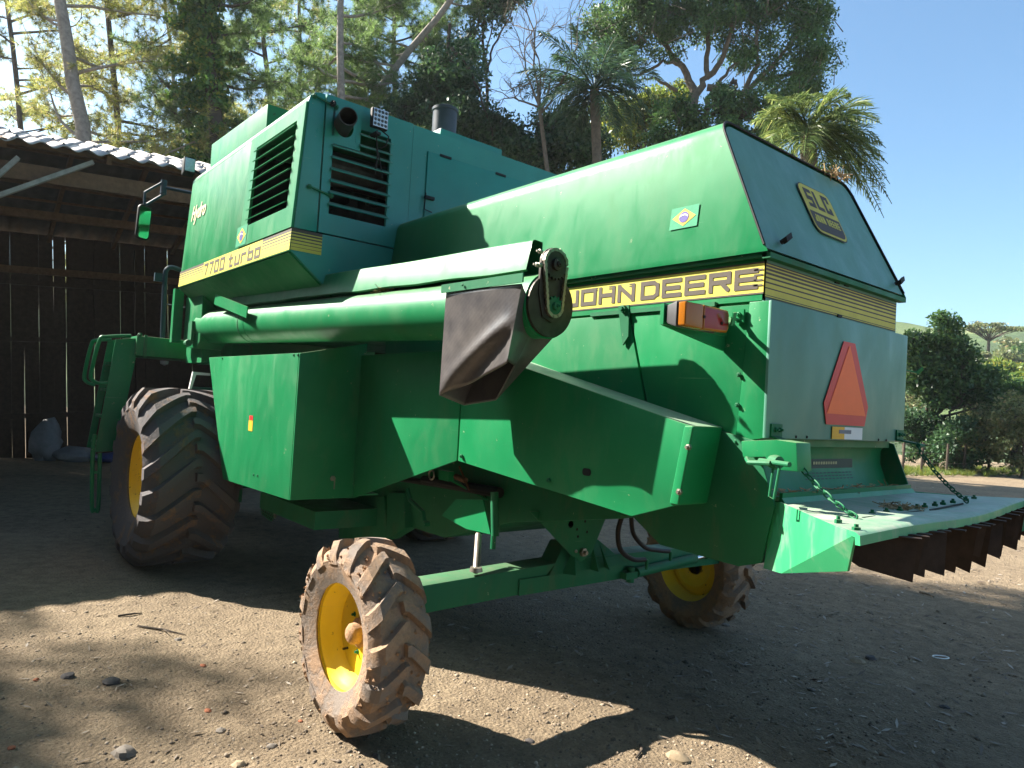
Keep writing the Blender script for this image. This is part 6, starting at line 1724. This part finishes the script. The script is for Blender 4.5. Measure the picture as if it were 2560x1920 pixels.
for i, (a, b, r, lb) in enumerate((((345, 1566), (462, 1584), .006, 'thin forked twig lying on the sunlit dirt'), ((295, 1540), (355, 1535), .007, 'short dark twig left of the forked twig'), ((1602, 1860), (1590, 1890), .008, 'short dark stick by the wheel shadow edge'), ((2300, 1478), (2335, 1490), .012, 'pale stick on the shaded yard'), ((1670, 1790), (1685, 1785), .008, 'small stick on the sunlit patch'))):
    p, q = on_ground(*a), on_ground(*b); m = MB(); c = p.lerp(q, .5) + V3(.01, .01, .012)
    m.tube([p + V3(0, 0, .008), c, q + V3(0, 0, .006)], [r, r * .9, r * .5], 6)
    if i == 0: m.tube([c, c + (q - p) * .25 + V3(.06, -.05, .02)], [r * .6, r * .3], 5)
    m.build('twig', BARK_D if i != 3 else BARK_L, None, smooth=True, label=lb, cat='twig', group='twigs on the yard')
p = on_ground(2352, 1640); m = MB(); m.tube([p + V3(.045 * math.cos(t) * .6 - .03 * math.sin(t), .045 * math.cos(t) + .012 * math.sin(t), .008) for t in [k * math.pi / 8 for k in range(16)]], .004, 6, closed=True)
m.build('plastic_ring', WHITE, None, smooth=True, label='small white plastic ring lying on the shaded dirt', cat='ring')
def scatter(n, lo, hi):
    q = RNG.random((n, 2)) * (np.array(hi) - np.array(lo)) + np.array(lo)
    return np.array([(x, y, gz(x, y)) for x, y in q])
# grit: small angular pebbles
c = np.concatenate([scatter(11000, (-5.5, .0), (.2, 6.5)), scatter(5000, (-3.4, .6), (-1.2, 4.2)), scatter(3000, (-9, 0), (1, 16))]); n = len(c)
r = (RNG.gamma(1.3, .0026, (n, 1)) + .0025)
big = RNG.random((n, 1)) < .11; r = np.where(big, RNG.uniform(.007, .017, (n, 1)), r); c[:, 2] -= np.where(big, r * .25, 0)[:, 0]
dirs = np.array([(1, 0, 0), (0, 1, 0), (-1, 0, 0), (0, -1, 0), (0, 0, .7), (0, 0, -.5)])
V = (c[:, None, :] + dirs[None] * r[:, None, :] * RNG.uniform(.55, 1.35, (n, 6, 1)))
tri = np.array([(0, 1, 4), (1, 2, 4), (2, 3, 4), (3, 0, 4), (1, 0, 5), (2, 1, 5), (3, 2, 5), (0, 3, 5)])
F = (np.arange(n)[:, None, None] * 6 + tri[None]).reshape(-1, 3)
np_mesh('gravel', V.reshape(-1, 3), F, GRIT, None, label='fine loose gravel scattered over the packed dirt', cat='gravel', kind='stuff')
# dry leaves and chaff: bent slivers
def litter(n, lo, hi, ln, wd):
    c = scatter(n, lo, hi); c[:, 2] += .005; a = RNG.uniform(0, 6.283, n); t = np.stack([np.cos(a), np.sin(a), RNG.normal(0, .18, n)], 1)
    s = np.stack([-np.sin(a), np.cos(a), RNG.normal(0, .25, n)], 1); L = ln * RNG.uniform(.4, 1.5, (n, 1)); W = wd * RNG.uniform(.5, 1.4, (n, 1))
    up = np.zeros((n, 3)); up[:, 2] = RNG.uniform(.0, .3, n); up *= L
    V = np.stack([c - t * L, c + s * W + up * .5, c + t * L + up, c - s * W + up * .5], 1)
    return V.reshape(-1, 3)
Vl = np.concatenate([litter(2000, (-5, 2.5), (.2, 9), .032, .008), litter(700, (-9, 5), (1, 22), .045, .012), litter(500, (-5.5, 0), (-.5, 4), .024, .006), litter(3600, (-5, .2), (0, 7), .010, .0014)])
n = len(Vl) // 4
np_mesh('leaf_litter', Vl, np.arange(4 * n).reshape(n, 4), LITTER, None, label='dry leaves and straw bits littering the yard', cat='leaf litter', kind='stuff')
# chaff caught on the spreader tray
m = MB()
for k in range(150):
    t = random.random(); row = random.random() < .6
    b_ = bl.lerp(br, t)
    p = V3(-1.40 + random.gauss(0, .018), b_.y, TZ + .018 + abs(random.gauss(0, .012))) if row else bl.lerp(br, random.gauss(.36, .10) % 1).lerp(fe(.4), random.gauss(.55, .08)) + V3(0, 0, .006)
    d_ = V3(random.gauss(0, .6), random.gauss(0, 1), random.gauss(0, .25)).normalized() * random.uniform(.012, .035); m.tube([p - d_, p + d_], .0022, 3)
m.build('chaff', STRAW, None, label='dry chaff caught along the back of the spreader tray', cat='chaff', kind='stuff')
p0 = V3(-1.69, 3.45, 2.752)
m = MB()
for k in range(30):
    p = p0 + V3(random.gauss(0, .01), random.gauss(0, .05), random.gauss(0, .006)); d_ = V3(random.gauss(0, .3), random.gauss(0, 1), random.gauss(0, .3)).normalized() * .03; m.tube([p - d_, p + d_], .003, 3)
m.build('dead_leaves', STRAW, None, label='small wad of dead leaves on the hood top edge', cat='leaves', kind='stuff')

# =================================================================== the hazy morning air over the yard
bx = MB(); bx.box((-420, -420, -1.4), (420, 420, 31.0))
hm = bpy.data.materials.new('pale_haze'); hm.use_nodes = True; hn = hm.node_tree.nodes; hn.clear()
vo = hn.new('ShaderNodeVolumePrincipled'); vo.inputs['Color'].default_value = (0.90, 0.95, 1.0, 1); vo.inputs['Density'].default_value = 0.0004; vo.inputs['Anisotropy'].default_value = 0.35
ho_ = hn.new('ShaderNodeOutputMaterial'); hm.node_tree.links.new(vo.outputs[0], ho_.inputs['Volume'])
bx.build('haze', hm, None, kind='stuff', label='thin pale haze in the air over the yard and hills', cat='haze')
